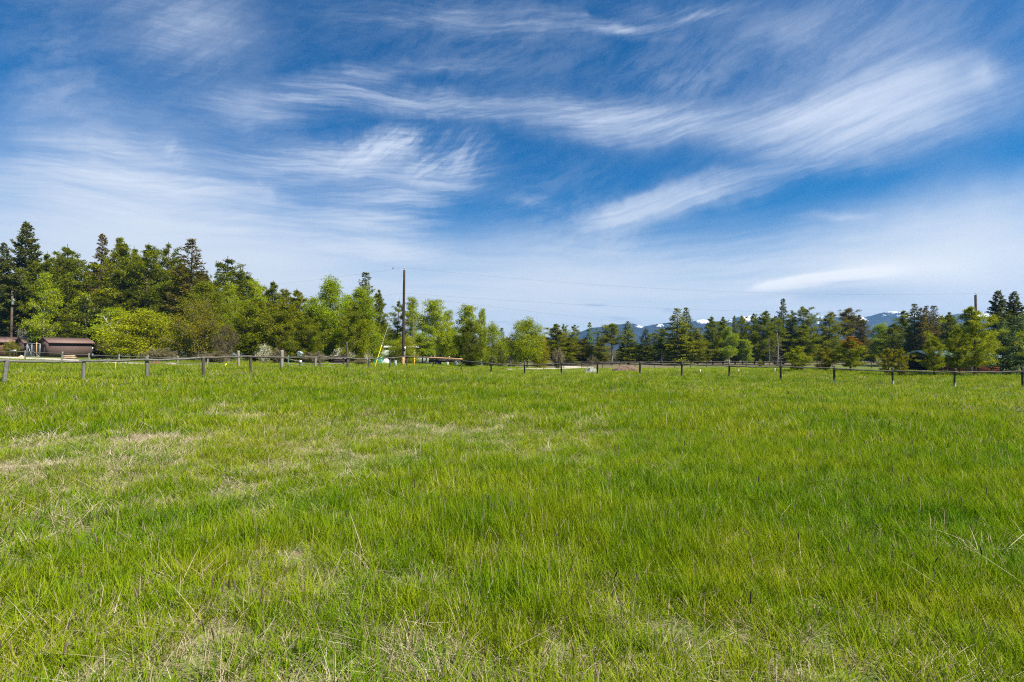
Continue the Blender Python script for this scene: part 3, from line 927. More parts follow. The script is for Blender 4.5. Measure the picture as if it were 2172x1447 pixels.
def gen_spruce(seed, H=12.0, Rr=2.0, base=0.06, dens=1.0, droop=-12, top=28, gap=0.12, lean=.008, pw=.62, card=(.26, .06), nb=None):
    """tiered conifer: flat sprays on many limbs"""
    rg = np.random.default_rng(seed)
    tr, cr = MB(), MB()
    ln = trunk_line(H, rg, lean)
    tr.tube(ln, np.linspace(H * .016, .015, len(ln)), 7)
    n = nb or int(H * 12)
    ps, ds, ls = [], [], []
    for i in range(n):
        t = base + (1 - base) * (i + rg.random()) / n
        u = (t - base) / (1 - base)
        if rg.random() < gap: continue
        L = Rr * ((1 - u) ** pw * (0.62 + 0.38 * min(1, u * 6))) * rg.uniform(.50, 1.15) + .05 + .10 * (1 - u)
        az = i * 2.399 + rg.normal() * .5
        e = R(droop + (top - droop) * u ** 1.3 + rg.normal() * 7)
        o = np.array([math.cos(az), math.sin(az), 0])
        p0 = along(ln, np.array([t]))[0]
        k = max(5, int(L / .22))
        s = np.linspace(0, 1, k)
        pth = p0 + o * (L * s)[:, None] * math.cos(e) + np.array([0, 0, 1]) * (L * (math.sin(e) * s + .22 * s ** 2.2))[:, None]
        tr.tube(pth, np.linspace(.012 * L + .008, .004, k), 3, cap=False)
        nt_ = int(max(10, L * 22 * dens))
        st = .10 + .90 * rg.random(nt_) ** .85
        q = along(pth, st)
        lat = np.array([-o[1], o[0], 0])
        sgn = np.where(rg.random(nt_) < .5, -1.0, 1.0)
        tw = unit(o * .75 + lat * sgn[:, None] * rg.uniform(.4, 1.1, nt_)[:, None] + np.array([0, 0, 1]) * (rg.normal(size=nt_) * .22 - .10)[:, None])
        tl = (.38 * L * (1.05 - st) + .20 * min(1, .25 + 1.6 * (1 - u))) * rg.uniform(.6, 1.2, nt_)
        m = np.maximum(1, np.ceil(tl / .15)).astype(int)
        rep = np.repeat(np.arange(nt_), m)
        off = np.concatenate([np.arange(a) for a in m]) * .15
        ps.append(q[rep] + tw[rep] * off[:, None] + rg.normal(size=(len(rep), 3)) * .03)
        ds.append(tw[rep] + rg.normal(size=(len(rep), 3)) * .42)
        ls.append(np.full(len(rep), 1.0))
    # leader
    q = along(ln, .955 + .045 * rg.random(40)); ps.append(q); ds.append(rg.normal(size=(40, 3)) * .6 + np.array([0, 0, .8])); ls.append(np.full(40, .8))
    p, d = np.concatenate(ps), np.concatenate(ds)
    l = np.concatenate(ls) * rg.uniform(.7, 1.3, len(p))
    cl = (fbm(p[:, 0] * 3 + p[:, 2] * 2, p[:, 1] * 3 + p[:, 2] * 2.3, 1.7) * .8 + .4 * rg.random(len(p)) - .1).clip(0, 1)
    cr.cards(p, d, card[0] * l, card[1] * 1.7 * l, rg, tone=cl, taper=.5)
    return tr, cr

def gen_pine(seed, H=12.0, Rr=2.2, base=0.30, shape=.45, clumps=430, npc=62, up=26, needle=.21, nw=.058, csize=.46, lean=.015, dead=0.12, round_=1.15):
    """pine: upswept limbs ending in bottle-brush clumps, uneven rounded crown"""
    rg = np.random.default_rng(seed)
    tr, cr = MB(), MB()
    ln = trunk_line(H, rg, lean)
    tr.tube(ln, np.linspace(H * .013 + .02, .02, len(ln)), 7)
    nb = int(clumps / 5.0)
    ps, ds, tn = [], [], []
    lop = rg.normal(size=6) * .22
    for i in range(nb):
        u = 1 - (1 - (i + rg.random()) / nb) ** .66
        t = base + (1 - base) * u
        env = (math.sin(math.pi * min(1, (u + .10) / (shape * 2 + .2))) if u < shape else math.cos((u - shape) / (1 - shape) * math.pi / 2) ** round_)
        az = i * 2.399 + rg.normal() * .6
        env *= 1 + lop[i % 6] + .25 * rg.normal() * .6
        L = Rr * max(.05, env) * rg.uniform(.55, 1.12)
        e = R(up * (.15 + .85 * u) + rg.normal() * 10)
        o = np.array([math.cos(az), math.sin(az), 0])
        p0 = along(ln, np.array([t * .97]))[0]
        k = 6
        s = np.linspace(0, 1, k)
        pth = p0 + o * (L * s)[:, None] * math.cos(e) + np.array([0, 0, 1]) * (L * (math.sin(e) * s + .30 * s ** 2.5))[:, None]
        tr.tube(pth, np.linspace(.010 * L + .010, .005, k), 4, cap=False)
        for c in range(rg.integers(4, 7)):
            st = rg.uniform(.22, 1.0) if c else 1.0
            q = along(pth, np.array([st]))[0]
            sd = unit(o * .6 + rg.normal(size=3) * .55 + np.array([0, 0, .35]))
            sl_ = rg.uniform(.15, .55) * (L * .35 + .25)
            tip = q + sd * sl_
            if sl_ > .25: tr.tube(np.stack([q, (q + tip) / 2 + rg.normal(size=3) * .03, tip]), np.array([.010, .007, .004]), 3, cap=False)
            m = int(npc * rg.uniform(.5, 1.3))
            ax = rg.random(m)
            ps.append(q + (tip - q) * (.35 + .65 * ax)[:, None] + rg.normal(size=(m, 3)) * csize * (.45 + .55 * min(1, (1 - u) * 2.6)) * np.array([.40, .40, .26]))
            ds.append(sd * .5 + rg.normal(size=(m, 3)) * .8 + np.array([0, 0, .25]))
            tn.append(np.clip(rg.normal() * .16 + .5 + rg.normal(size=m) * .2, 0.051, 1))
    p, d, tt = np.concatenate(ps), np.concatenate(ds), np.concatenate(tn)
    cr.cards(p, d, needle * rg.uniform(.7, 1.3, len(p)), nw * rg.uniform(.8, 1.4, len(p)), rg, tone=tt, taper=.6)
    # dead twigs low on the trunk
    if dead:
        for i in range(int(46 * dead / .12)):
            t = rg.uniform(.06, base + .12)
            az = rg.random() * 6.28
            p0 = along(ln, np.array([t]))[0]
            L = Rr * rg.uniform(.25, .7)
            e = np.array([math.cos(az), math.sin(az), rg.normal() * .2 - .15])
            tr.tube(np.stack([p0, p0 + e * L * .5 + np.array([0, 0, .03]), p0 + e * L + np.array([0, 0, -.12 * L])]), np.array([.014, .009, .004]), 3, cap=False)
    return tr, cr

def gen_decid(seed, H=9.0, Rr=2.4, base=.22, lobes=13, leaves=13000, leaf=.15, stems=1, elong=1.0, open_=.15, pale=True):
    """broadleaf: limbs to uneven lobes of leaves with gaps between"""
    rg = np.random.default_rng(seed)
    tr, cr = MB(), MB()
    lines = []
    for s_ in range(stems):
        ln = trunk_line(H * (.93 if s_ == 0 else rg.uniform(.6, .85)), rg, .02 if stems == 1 else .07)
        ln[:, 0] += rg.normal() * .12 * (stems > 1); ln[:, 1] += rg.normal() * .12 * (stems > 1)
        tr.tube(ln, np.linspace(H * .013 / math.sqrt(stems) + .02, .015, len(ln)), 7)
        lines.append(ln)
    C = []
    for i in range(lobes):
        u = (i + rg.random()) / lobes
        z = H * (base + .06 + (1 - base - .10) * u)
        env = math.sin(math.pi * min(.93, .16 + .80 * u)) ** .7 * Rr
        az = i * 2.399 + rg.normal() * .5
        r = env * rg.uniform(.15, .80)
        C.append((r * math.cos(az), r * math.sin(az), z, Rr * rg.uniform(.30, .52) * (1 - .35 * u)))
    C.append((*along(lines[0], np.array([.97]))[0], Rr * .30))
    ps, ds, tn = [], [], []
    w = np.array([c[3] ** 2 for c in C]); w /= w.sum()
    for c, wk in zip(C, w):
        ctr = np.array(c[:3]); ln = lines[rg.integers(0, len(lines))]
        tz = min(.9, max(base * .8, (c[2] - .35 * math.hypot(c[0], c[1]) - .2) / H))
        p0 = along(ln, np.array([tz]))[0]
        mid = p0 * .45 + ctr * .55 + np.array([0, 0, .12 * Rr])
        pth = along(np.stack([p0, mid, ctr]), np.linspace(0, 1, 6))
        tr.tube(pth, np.linspace(.022 + .006 * Rr, .008, 6), 5, cap=False)
        ntw = max(5, int(leaves * wk / 52))
        dv = unit(rg.normal(size=(ntw, 3)) * np.array([1, 1, .85 * elong]))
        rr = c[3] * rg.uniform(.45, 1.12, ntw)
        tips = ctr + dv * rr[:, None]
        for q in tips[:: max(1, ntw // 14)]:
            tr.tube(np.stack([ctr * .7 + p0 * .3, ctr * .35 + q * .65, q]), np.array([.012, .008, .003]), 3, cap=False)
        keep = rg.random(ntw) > open_ * .8
        tips, dv = tips[keep], dv[keep]
        m = 52
        sp = .105 * Rr
        p = np.repeat(tips, m, 0) + rg.normal(size=(len(tips) * m, 3)) * np.array([sp, sp, sp * .62])
        ps.append(p)
        ds.append(np.repeat(dv, m, 0) * .5 + rg.normal(size=p.shape))
        tn.append(np.clip(np.repeat(rg.normal(size=len(tips)) * .15 + .5, m) + rg.normal(size=len(p)) * .2, .051, 1))
    p, d, tt = np.concatenate(ps), np.concatenate(ds), np.concatenate(tn)
    p[:, 2] = np.maximum(p[:, 2], H * base * .4)
    cr.cards(p, d, leaf * rg.uniform(.7, 1.3, len(p)), leaf * .62 * rg.uniform(.8, 1.2, len(p)), rg, tone=tt, taper=.3)
    return tr, cr

def gen_bush(seed, H=3.0, Rr=1.8, stems=26, leaves=9000, leaf=.11, twiggy=.5, bloom=False):
    """many stems from the ground, leaves along the upper twigs"""
    rg = np.random.default_rng(seed)
    tr, cr = MB(), MB()
    ps, ds, tn = [], [], []
    for i in range(stems):
        az = i * 2.399 + rg.normal() * .4
        sp = math.sqrt((i + .5) / stems) * rg.uniform(.75, 1.1)
        top = H * (1 - .55 * sp ** 2) * rg.uniform(.72, 1.04)
        e = np.array([math.cos(az) * Rr * sp, math.sin(az) * Rr * sp, top])
        b0 = np.array([math.cos(az), math.sin(az), 0]) * .25 * Rr * sp - np.array([0, 0, .05])
        mid = b0 * .4 + e * .6 + np.array([0, 0, .18 * top]) - np.array([e[0], e[1], 0]) * .15
        pth = along(np.stack([b0, mid, e]), np.linspace(0, 1, 7))
        tr.tube(pth, np.linspace(.03, .006, 7), 4, cap=False)
        k = int(26 * twiggy) + 8
        st = rg.uniform(.12, 1.0, k)
        q = along(pth, st)
        dv = unit(np.array([e[0], e[1], 0]) * .25 / Rr + rg.normal(size=(k, 3)) * .7 + np.array([0, 0, .5]))
        tips = q + dv * (rg.uniform(.15, .5, k) * Rr * .55)[:, None]
        for a, b_ in zip(q, tips): tr.tube(np.stack([a, (a + b_) / 2, b_]), np.array([.010, .007, .003]), 3, cap=False)
        m = max(4, int(leaves / stems / k))
        f = rg.random((k, m, 1)) * .8 + .3
        p = (q[:, None] + (tips - q)[:, None] * f).reshape(-1, 3) + rg.normal(size=(k * m, 3)) * .10 * Rr * .6
        ps.append(p); ds.append(np.repeat(dv, m, 0) * .4 + rg.normal(size=p.shape))
        t_ = rg.normal() * .12 + .5
        tn.append(np.clip(t_ + np.repeat(rg.normal(size=k) * .2, m) + rg.normal(size=len(p)) * .2, .051, 1))
    p, d, tt = np.concatenate(ps), np.concatenate(ds), np.concatenate(tn)
    p[:, 2] = np.maximum(p[:, 2], .05)
    cr.cards(p, d, leaf * rg.uniform(.7, 1.3, len(p)), leaf * .65 * rg.uniform(.8, 1.2, len(p)), rg, tone=tt, taper=.3)
    return tr, cr

def gen_dead(seed, H=8.0, Rr=1.2, n=90, droop=-30, twig=5):
    rg = np.random.default_rng(seed)
    tr = MB()
    ln = trunk_line(H, rg, .015)
    tr.tube(ln, np.linspace(H * .012 + .02, .012, len(ln)), 6)
    tw = MB()
    for i in range(n):
        t = .08 + .90 * (i + rg.random()) / n
        az = i * 2.399 + rg.normal() * .4
        L = Rr * (1.05 - t) ** .6 * rg.uniform(.4, 1.1)
        e = R(droop + rg.normal() * 14 + 40 * t)
        o = np.array([math.cos(az) * math.cos(e), math.sin(az) * math.cos(e), math.sin(e)])
        p0 = along(ln, np.array([t]))[0]
        pth = p0 + o * (L * np.linspace(0, 1, 4))[:, None] + np.array([0, 0, .15 * L]) * (np.linspace(0, 1, 4) ** 2)[:, None]
        tw.tube(pth, np.linspace(.018, .006, 4), 3, cap=False)
        for k in range(twig):
            q = along(pth, np.array([rg.uniform(.3, 1)]))[0]
            v = unit(o + rg.normal(size=3) * .7) * L * rg.uniform(.2, .5)
            tw.tube(np.stack([q, q + v * .5, q + v]), np.array([.010, .008, .004]), 3, cap=False)
    return tr, tw

PROTO = {}
def proto(kind, gens, H, Rr, leafm, barkm, part='crown'):
    out = []
    for i, (tr, cr) in enumerate(gens):
        out.append((tr.mesh(kind + ' trunk', barkm, True), cr.mesh(kind + ' ' + part, leafm), part))
    PROTO[kind] = (out, H, Rr)

def build_protos():
    proto('fir', [gen_spruce(11, H=18, Rr=3.3, base=.16, droop=-14, top=34, gap=.16, dens=1.0, pw=.62, card=(.34, .085)), gen_spruce(12, H=18, Rr=3.0, base=.10, droop=-18, top=30, gap=.15, card=(.34, .085))], 18, 3.1, M_NEEDLE, M_BARK)
    proto('spruce', [gen_spruce(21 + k, H=12, Rr=2.0, base=.05, droop=d_, top=30, gap=.10, pw=.62) for k, d_ in enumerate((-12, -20, -8))], 12, 2.0, M_NEEDLE, M_BARK)
    proto('thin_spruce', [gen_spruce(31 + k, H=11, Rr=1.15, base=.08, droop=-22, top=25, gap=.12, pw=.62) for k in range(2)], 11, 1.15, M_NEEDLE, M_BARK)
    proto('larch', [gen_spruce(41, H=9, Rr=1.2, base=.08, droop=-4, top=40, gap=.18, pw=.62, dens=.8)], 9, 1.2, M_NEEDLE, M_BARK)
    proto('blue_spruce', [gen_spruce(51 + k, H=6, Rr=1.7, base=.03, droop=-8, top=32, gap=.06, dens=1.4, pw=.62, card=(.20, .05)) for k in range(2)], 6, 1.7, M_NEEDLE, M_BARK)
    proto('pine', [gen_pine(61, base=.14, shape=.30), gen_pine(62, base=.20, shape=.40), gen_pine(63, base=.10, shape=.28, clumps=480), gen_pine(64, base=.28, shape=.45, clumps=380),
                   gen_pine(65, base=.08, shape=.22, clumps=500, up=18)], 12, 2.2, M_NEEDLE, M_BARK)
    proto('sparse_pine', [gen_pine(71, base=.45, shape=.5, clumps=170, npc=62, Rr=1.6), gen_pine(72, base=.38, shape=.45, clumps=150, npc=62, Rr=1.6, dead=.3)], 12, 1.6, M_NEEDLE, M_BARK)
    proto('bare_pine', [gen_pine(76, base=.50, shape=.35, clumps=230, npc=65, Rr=1.9, dead=.9), gen_pine(77, base=.40, shape=.4, clumps=260, npc=65, Rr=1.9, dead=.7)], 12, 1.9, M_NEEDLE, M_DEAD)
    proto('dense_pine', [gen_pine(81, H=6, Rr=2.2, base=.05, shape=.28, clumps=470, npc=70, csize=.36, needle=.16, nw=.045, up=30), gen_pine(82, H=6, Rr=2.2, base=.04, shape=.22, clumps=470, npc=70, csize=.36, needle=.16, nw=.045, up=24)], 6, 2.2, M_NEEDLE, M_BARK)
    proto('young_pine', [gen_pine(91 + k, H=3.4, Rr=1.15, base=.10, shape=.30, clumps=170, npc=80, csize=.19, needle=.15, nw=.020, up=38, dead=0, lean=.01) for k in range(4)], 3.4, 1.15, M_NEEDLE, M_BARK)
    proto('tall_young_pine', [gen_pine(96, H=6.2, Rr=2.1, base=.13, shape=.16, clumps=300, npc=95, csize=.24, needle=.22, nw=.026, up=34, dead=0, lean=.01, round_=1.25), gen_pine(97, H=6.2, Rr=1.8, base=.17, shape=.22, clumps=240, npc=90, csize=.24, needle=.22, nw=.026, up=34, dead=0, lean=.01)], 6.2, 2.0, M_NEEDLE, M_BARK)
    proto('aspen', [gen_decid(101 + k, H=9, Rr=1.9, base=.16, lobes=26, leaves=19000, leaf=.14, elong=1.25, open_=.2) for k in range(3)], 9, 1.9, M_LEAF, M_PALE)
    proto('sparse_aspen', [gen_decid(111 + k, H=9, Rr=1.7, base=.22, lobes=18, leaves=8000, leaf=.15, stems=2, open_=.3) for k in range(2)], 9, 1.7, M_LEAF, M_PALE)
    proto('cottonwood', [gen_decid(121 + k, H=12, Rr=3.0, base=.06, lobes=44, leaves=34000, leaf=.17, elong=1.2) for k in range(2)], 12, 3.0, M_LEAF, M_BARK)
    proto('round_tree', [gen_decid(131, H=7, Rr=3.0, base=.14, lobes=34, leaves=26000, leaf=.14, open_=.1), gen_decid(132, H=7, Rr=3.0, base=.03, lobes=40, leaves=28000, leaf=.14, open_=.1)], 7, 3.0, M_LEAF, M_BARK)
    proto('bush', [gen_bush(141, H=6, Rr=3.4, stems=60, leaves=26000, leaf=.13), gen_bush(142, H=6, Rr=3.4, stems=60, leaves=18000, leaf=.13, twiggy=.8)], 6, 3.4, M_LEAF, M_DEAD)
    proto('small_bush', [gen_bush(151, H=2, Rr=1.3, stems=22, leaves=5000, leaf=.10), gen_bush(152, H=2, Rr=1.3, stems=24, leaves=1300, leaf=.09, twiggy=1.4)], 2, 1.3, M_LEAF, M_DEAD)
    proto('blossom_bush', [gen_bush(161, H=3, Rr=2.2, stems=26, leaves=5500, leaf=.12), gen_bush(162, H=3, Rr=2.2, stems=22, leaves=4200, leaf=.13)], 3, 2.2, M_BLOOM, M_DEAD)
    proto('dead_tree', [gen_dead(171), gen_dead(172, n=70, droop=-40)], 8, 1.2, M_DEAD, M_DEAD, 'branches')
    proto('bare_birch', [gen_dead(175, H=10, Rr=1.1, n=60, droop=25, twig=4)], 10, 1.1, M_PALE, M_PALE, 'branches')

# foliage colours (set brighter than real leaves so the crowns render bright enough)
C_FIR = (0.100, 0.114, 0.022); C_BROWN = (0.132, 0.110, 0.024); C_OLIVE = (0.198, 0.214, 0.006); C_PINE = (0.160, 0.188, 0.008); C_DARK = (0.108, 0.130, 0.010)
C_YELLOW = (0.182, 0.210, 0.006); C_ASPEN = (0.285, 0.345, 0.003); C_LIME = (0.325, 0.350, 0.004); C_GREEN = (0.258, 0.335, 0.003); C_WILLOW = (0.220, 0.212, 0.010)
C_BLUE = (0.130, 0.178, 0.070); C_YOUNG = (0.255, 0.285, 0.012); C_GOLD = (0.260, 0.245, 0.010); C_RUST = (0.230, 0.216, 0.014); C_LARCH = (0.150, 0.225, 0.014); C_GREY = (0.185, 0.158, 0.065)
C_WHITE = (0.18, 0.21, 0.05)

def plant(name, kind, var, px, top, width, Y, col, label, cat='tree', lean=0.0, group=None):
    meshes, H, Rr = PROTO[kind]
    if kind in ('pine', 'spruce', 'bare_pine', 'sparse_pine') and Y > 80: width *= 1.22
    tm, cm, part = meshes[var % len(meshes)]
    g0 = on_ground(px, Y)
    zt = P(px, top, Y).z
    sz = max(.3, (zt - g0.z) / H)
    sx = width / F * Y / (2 * Rr) / (1.38 if 'bush' in kind else 1.0)
    o = thing(name, g0, label, cat, group, rz=(px * 1.37 + Y) % 6.28)
    for nm, me in (('trunk', tm), (part, cm)):
        c = bpy.data.objects.new(nm, me)
        COL.objects.link(c)
        c.parent = o
        c.scale = (sx, sx, sz)
        if lean: c.rotation_euler = (0, lean, 0); o.rotation_euler = (0, 0, 0)
        k = .90 + .2 * ((px * 7.3 + Y * 3.1) % 1.0)
        c.color = (*[min(1, a * k) for a in col], 1)
    return o

def build_trees():
    L = plant
    # ---- tall wood on the left, behind the brown sheds
    L('fir_tree', 'fir', 0, 46, 474, 96, 86, C_FIR, 'tallest grey-green fir with a pointed top, near the left edge above the sheds')
    L('fir_tree', 'fir', 1, 4, 516, 80, 90, C_FIR, 'grey-green fir cut by the left edge of the photo, beside the tallest fir')
    L('pine_tree', 'pine', 0, 92, 533, 62, 84, C_PINE, 'olive pine just right of the tallest fir, above the brown shed')
    L('pine_tree', 'pine', 2, 148, 517, 92, 88, C_PINE, 'broad dark pine between the shed pine and the leaning dark spruce')
    L('spruce_tree', 'spruce', 1, 203, 499, 66, 92, C_BROWN, 'dark spruce with a bent top poking out behind a yellow-olive pine', lean=.05)
    L('pine_tree', 'pine', 1, 246, 502, 88, 86, C_OLIVE, 'large yellow-olive pine right of the bent dark spruce, tallest of the olive pines')
    L('pine_tree', 'pine', 3, 312, 514, 84, 88, C_PINE, 'broad olive pine left of the slender pine with see-through crown')
    L('pine_tree', 'sparse_pine', 0, 354, 513, 50, 90, C_PINE, 'slender pine with a see-through crown left of the brown-tipped spruce')
    L('spruce_tree', 'spruce', 2, 402, 507, 92, 84, C_BROWN, 'brownish spruce with cone-laden pointed top, left of the rounded open pine')
    L('pine_tree', 'sparse_pine', 1, 476, 541, 92, 88, C_DARK, 'open pine with a rounded top against the sky, right of the brownish spruce')
    L('pine_tree', 'pine', 4, 442, 600, 80, 84, C_PINE, 'olive pine filling the gap under the brownish spruce and the open pine')
    L('pine_tree', 'pine', 2, 535, 580, 66, 86, C_PINE, 'olive pine with a small pointed top, left of a bright green aspen crown')
    L('pine_tree', 'pine', 0, 576, 594, 62, 86, C_PINE, 'olive pine directly right of the bright green aspen crown on the skyline')
    L('aspen_tree', 'aspen', 0, 92, 578, 56, 79, C_ASPEN, 'bright green aspen in front of the dark pines above the brown shed roof')
    L('aspen_tree', 'sparse_aspen', 0, 181, 620, 78, 86, C_ASPEN, 'airy aspen with two white stems standing behind the right end of the brown shed')
    L('aspen_tree', 'sparse_aspen', 1, 245, 650, 90, 74, C_ASPEN, 'airy aspen with pale leaning stems, just left of the lime green round tree', lean=-.10)
    L('pine_tree', 'pine', 4, 120, 655, 80, 82, C_DARK, 'low dark pine between the two aspens behind the brown shed')
    L('pine_tree', 'pine', 4, 30, 640, 90, 88, C_FIR, 'low dark conifer beneath the tallest fir, behind the pole with the transformer')
    L('pine_tree', 'pine', 2, 288, 610, 95, 86, C_DARK, 'shaded olive pine in the heart of the left wood, above the lime green tree')
    L('round_tree', 'round_tree', 1, 314, 664, 180, 62, C_LIME, 'lime green round leafy tree, the brightest one behind the left fence')
    L('willow_bush', 'bush', 0, 418, 640, 165, 61, C_WILLOW, 'big olive willow thicket between the lime green tree and the dark olive conifers', 'bush')
    L('leafy_tree', 'cottonwood', 1, 440, 596, 110, 70, C_YELLOW, 'yellowish olive leafy tree rising behind the willow thicket')
    L('aspen_tree', 'aspen', 1, 487, 594, 48, 74, C_ASPEN, 'narrow fresh green aspen between yellowish tree and olive pines', )
    L('aspen_tree', 'aspen', 2, 541, 592, 56, 76, C_ASPEN, 'bright green aspen crown on the skyline between two olive pines')
    L('willow_bush', 'bush', 1, 480, 690, 90, 60, C_GREY, 'greyish half-leafed thicket at the right side of the willow', 'bush')
    L('pine_tree', 'dense_pine', 0, 540, 632, 120, 63, C_YELLOW, 'bushy yellow-olive pine reaching down to the gateway posts')
    L('pine_tree', 'dense_pine', 1, 600, 640, 100, 62, C_OLIVE, 'bushy olive pine behind the gate, left of the tall pointed one', )
    L('pine_tree', 'pine', 2, 637, 612, 84, 66, C_OLIVE, 'pointed olive pine just left of the bright green cottonwood')
    L('pine_tree', 'dense_pine', 0, 650, 668, 80, 60, C_YELLOW, 'short bushy olive pine above the little white birdhouse')
    L('cottonwood_tree', 'cottonwood', 0, 700, 592, 98, 64, C_GREEN, 'tall bright green cottonwood, leftmost of the pair beside the utility pole')
    L('cottonwood_tree', 'cottonwood', 1, 768, 608, 88, 66, C_GREEN, 'bright green cottonwood in front of the dark pointed spruce')
    L('spruce_tree', 'spruce', 0, 773, 578, 78, 78, C_FIR, 'dark pointed spruce whose top shows above the bright cottonwood')
    L('pine_tree', 'pine', 1, 806, 613, 50, 76, C_PINE, 'dark pine behind the slanting guy wire of the utility pole')
    L('pine_tree', 'dense_pine', 1, 752, 640, 78, 61, C_YELLOW, 'olive-brown conifer standing in front of the two bright cottonwoods')
    L('pine_tree', 'sparse_pine', 1, 843, 634, 42, 80, C_PINE, 'thin pine directly left of the utility pole')
    L('aspen_tree', 'aspen', 0, 871, 630, 50, 78, C_ASPEN, 'bright green aspen directly right of the utility pole')
    L('dead_tree', 'bare_birch', 0, 896, 632, 30, 74, (.3, .28, .25), 'bare pale birch between the two green aspens right of the pole')
    L('dead_tree', 'dead_tree', 0, 876, 665, 24, 70, C_GREY, 'grey leafless trunk close to the right of the utility pole')
    L('aspen_tree', 'aspen', 1, 921, 632, 76, 72, C_ASPEN, 'large aspen with a rounded top, third tree right of the utility pole')
    L('aspen_tree', 'aspen', 2, 950, 656, 46, 76, C_ASPEN, 'smaller aspen with a thin top, left of the dark bushy juniper')
    L('leafy_tree', 'round_tree', 0, 838, 722, 44, 68, C_GREEN, 'low green leafy tree half hiding the pale mobile home', )
    L('leafy_tree', 'round_tree', 1, 862, 716, 60, 66, C_LIME, 'small lime green tree at the foot of the utility pole')
    L('leafy_tree', 'aspen', 0, 905, 690, 60, 68, C_GREEN, 'low green tree in front of the right end of the pale mobile home')
    L('aspen_tree', 'aspen', 1, 992, 643, 66, 66, C_ASPEN, 'tall aspen rising behind the dark bushy juniper')
    L('aspen_tree', 'aspen', 2, 1022, 652, 32, 67, C_ASPEN, 'slim aspen spire at the right shoulder of the dark juniper')
    L('juniper_tree', 'dense_pine', 1, 996, 678, 74, 58, C_DARK, 'dark round bushy juniper in front of the tall aspen, beside the silver car')
    L('birch_tree', 'round_tree', 1, 1046, 690, 62, 82, C_ASPEN, 'bright green birch behind the silver car')
    L('small_spruce', 'blue_spruce', 0, 1062, 735, 26, 78, C_FIR, 'little dark spruce right behind the silver car')
    L('spruce_tree', 'thin_spruce', 0, 1064, 696, 28, 96, C_DARK, 'dark narrow spruce left of the round bright tree on the drive')
    L('dead_tree', 'dead_tree', 1, 1083, 697, 22, 96, C_GREY, 'brown bare treetop left of the round bright tree on the drive')
    L('pine_tree', 'bare_pine', 1, 1080, 715, 50, 92, C_BROWN, 'brownish pine under the bare treetop, left of the round bright tree')
    L('round_tree', 'round_tree', 0, 1118, 679, 88, 66, C_ASPEN, 'round bright green tree with a short dark trunk beside the gravel drive')
    L('leafy_bush', 'round_tree', 1, 1145, 714, 46, 68, C_GOLD, 'yellow-green young tree at the right foot of the round bright tree', 'bush')
    L('willow_bush', 'small_bush', 1, 1184, 738, 46, 78, C_GREY, 'grey half-leafed bush right of the yellow-green young tree', 'bush')
    L('willow_bush', 'small_bush', 1, 1256, 753, 40, 94, C_GREY, 'low grey-brown bush left of the pine with dead lower limbs', 'bush')
    L('pine_tree', 'pine', 0, 1178, 685, 58, 96, C_OLIVE, 'rounded olive pine right behind the round bright tree')
    L('pine_tree', 'sparse_pine', 0, 1195, 686, 22, 100, C_PINE, 'thin open pine at the right shoulder of the rounded olive pine')
    L('pine_tree', 'sparse_pine', 1, 1217, 686, 26, 102, C_PINE, 'thin pine with a tufted top where the mountain slope begins')
    L('larch_tree', 'larch', 0, 1250, 685, 28, 98, C_LARCH, 'fresh green narrow larch against the left slope of the mountain')
    L('spruce_tree', 'thin_spruce', 1, 1269, 707, 18, 106, C_FIR, 'tiny dark spruce right of the narrow larch')
    L('pine_tree', 'pine', 4, 1208, 714, 50, 96, C_OLIVE, 'short olive pine under the tufted thin pine')
    L('pine_tree', 'pine', 2, 1234, 716, 44, 98, C_BROWN, 'short brownish pine left of the narrow larch')
    L('pine_tree', 'pine', 4, 1276, 716, 40, 104, C_OLIVE, 'short olive pine right of the narrow larch')
    L('pine_tree', 'bare_pine', 0, 1297, 683, 50, 94, C_PINE, 'pine with bare grey dead lower limbs, left of the white boulder post')
    L('pine_tree', 'spruce', 0, 1333, 682, 46, 97, C_PINE, 'full conifer right of the pine with dead lower limbs', )
    L('spruce_tree', 'spruce', 2, 1368, 697, 42, 96, C_DARK, 'dark short spruce above the red-brown boulder')
    L('pine_tree', 'bare_pine', 1, 1402, 694, 42, 100, C_PINE, 'pine with browned lower half, left of the big twin spruces')
    L('spruce_tree', 'spruce', 1, 1438, 655, 66, 94, C_OLIVE, 'big olive spruce, left one of the twin spruces in mid picture')
    L('spruce_tree', 'spruce', 0, 1457, 653, 48, 96, C_DARK, 'darker right one of the twin spruces with a thin leader')
    L('pine_tree', 'pine', 4, 1479, 694, 46, 96, C_OLIVE, 'short olive pine nestled right of the twin spruces')
    L('pine_tree', 'pine', 0, 1512, 669, 44, 100, C_PINE, 'olive pine in front of the snowy peak')
    L('pine_tree', 'pine', 1, 1533, 671, 36, 101, C_PINE, 'slim pine directly right of the snowy peak pine')
    L('aspen_tree', 'aspen', 0, 1546, 692, 42, 96, C_GREEN, 'green aspen tucked in front of the dark conifers, left of the small bright tree')
    L('spruce_tree', 'thin_spruce', 0, 1559, 671, 20, 100, C_DARK, 'thin blackish spruce behind the small bright tree')
    L('pine_tree', 'pine', 3, 1575, 667, 30, 102, C_OLIVE, 'slim olive pine right of the thin blackish spruce')
    L('small_aspen', 'aspen', 2, 1583, 719, 36, 92, C_ASPEN, 'small bright green tree with white stems at the foot of the dark row')
    L('pine_tree', 'sparse_pine', 0, 1600, 663, 26, 102, C_PINE, 'narrow pine left of the domed pine')
    L('pine_tree', 'pine', 2, 1619, 656, 48, 98, C_PINE, 'dense pine with a domed crown behind the right-hand fence')
    L('pine_tree', 'pine', 3, 1643, 668, 34, 99, C_PINE, 'small pine between the domed pine and the tall black-green spruce')
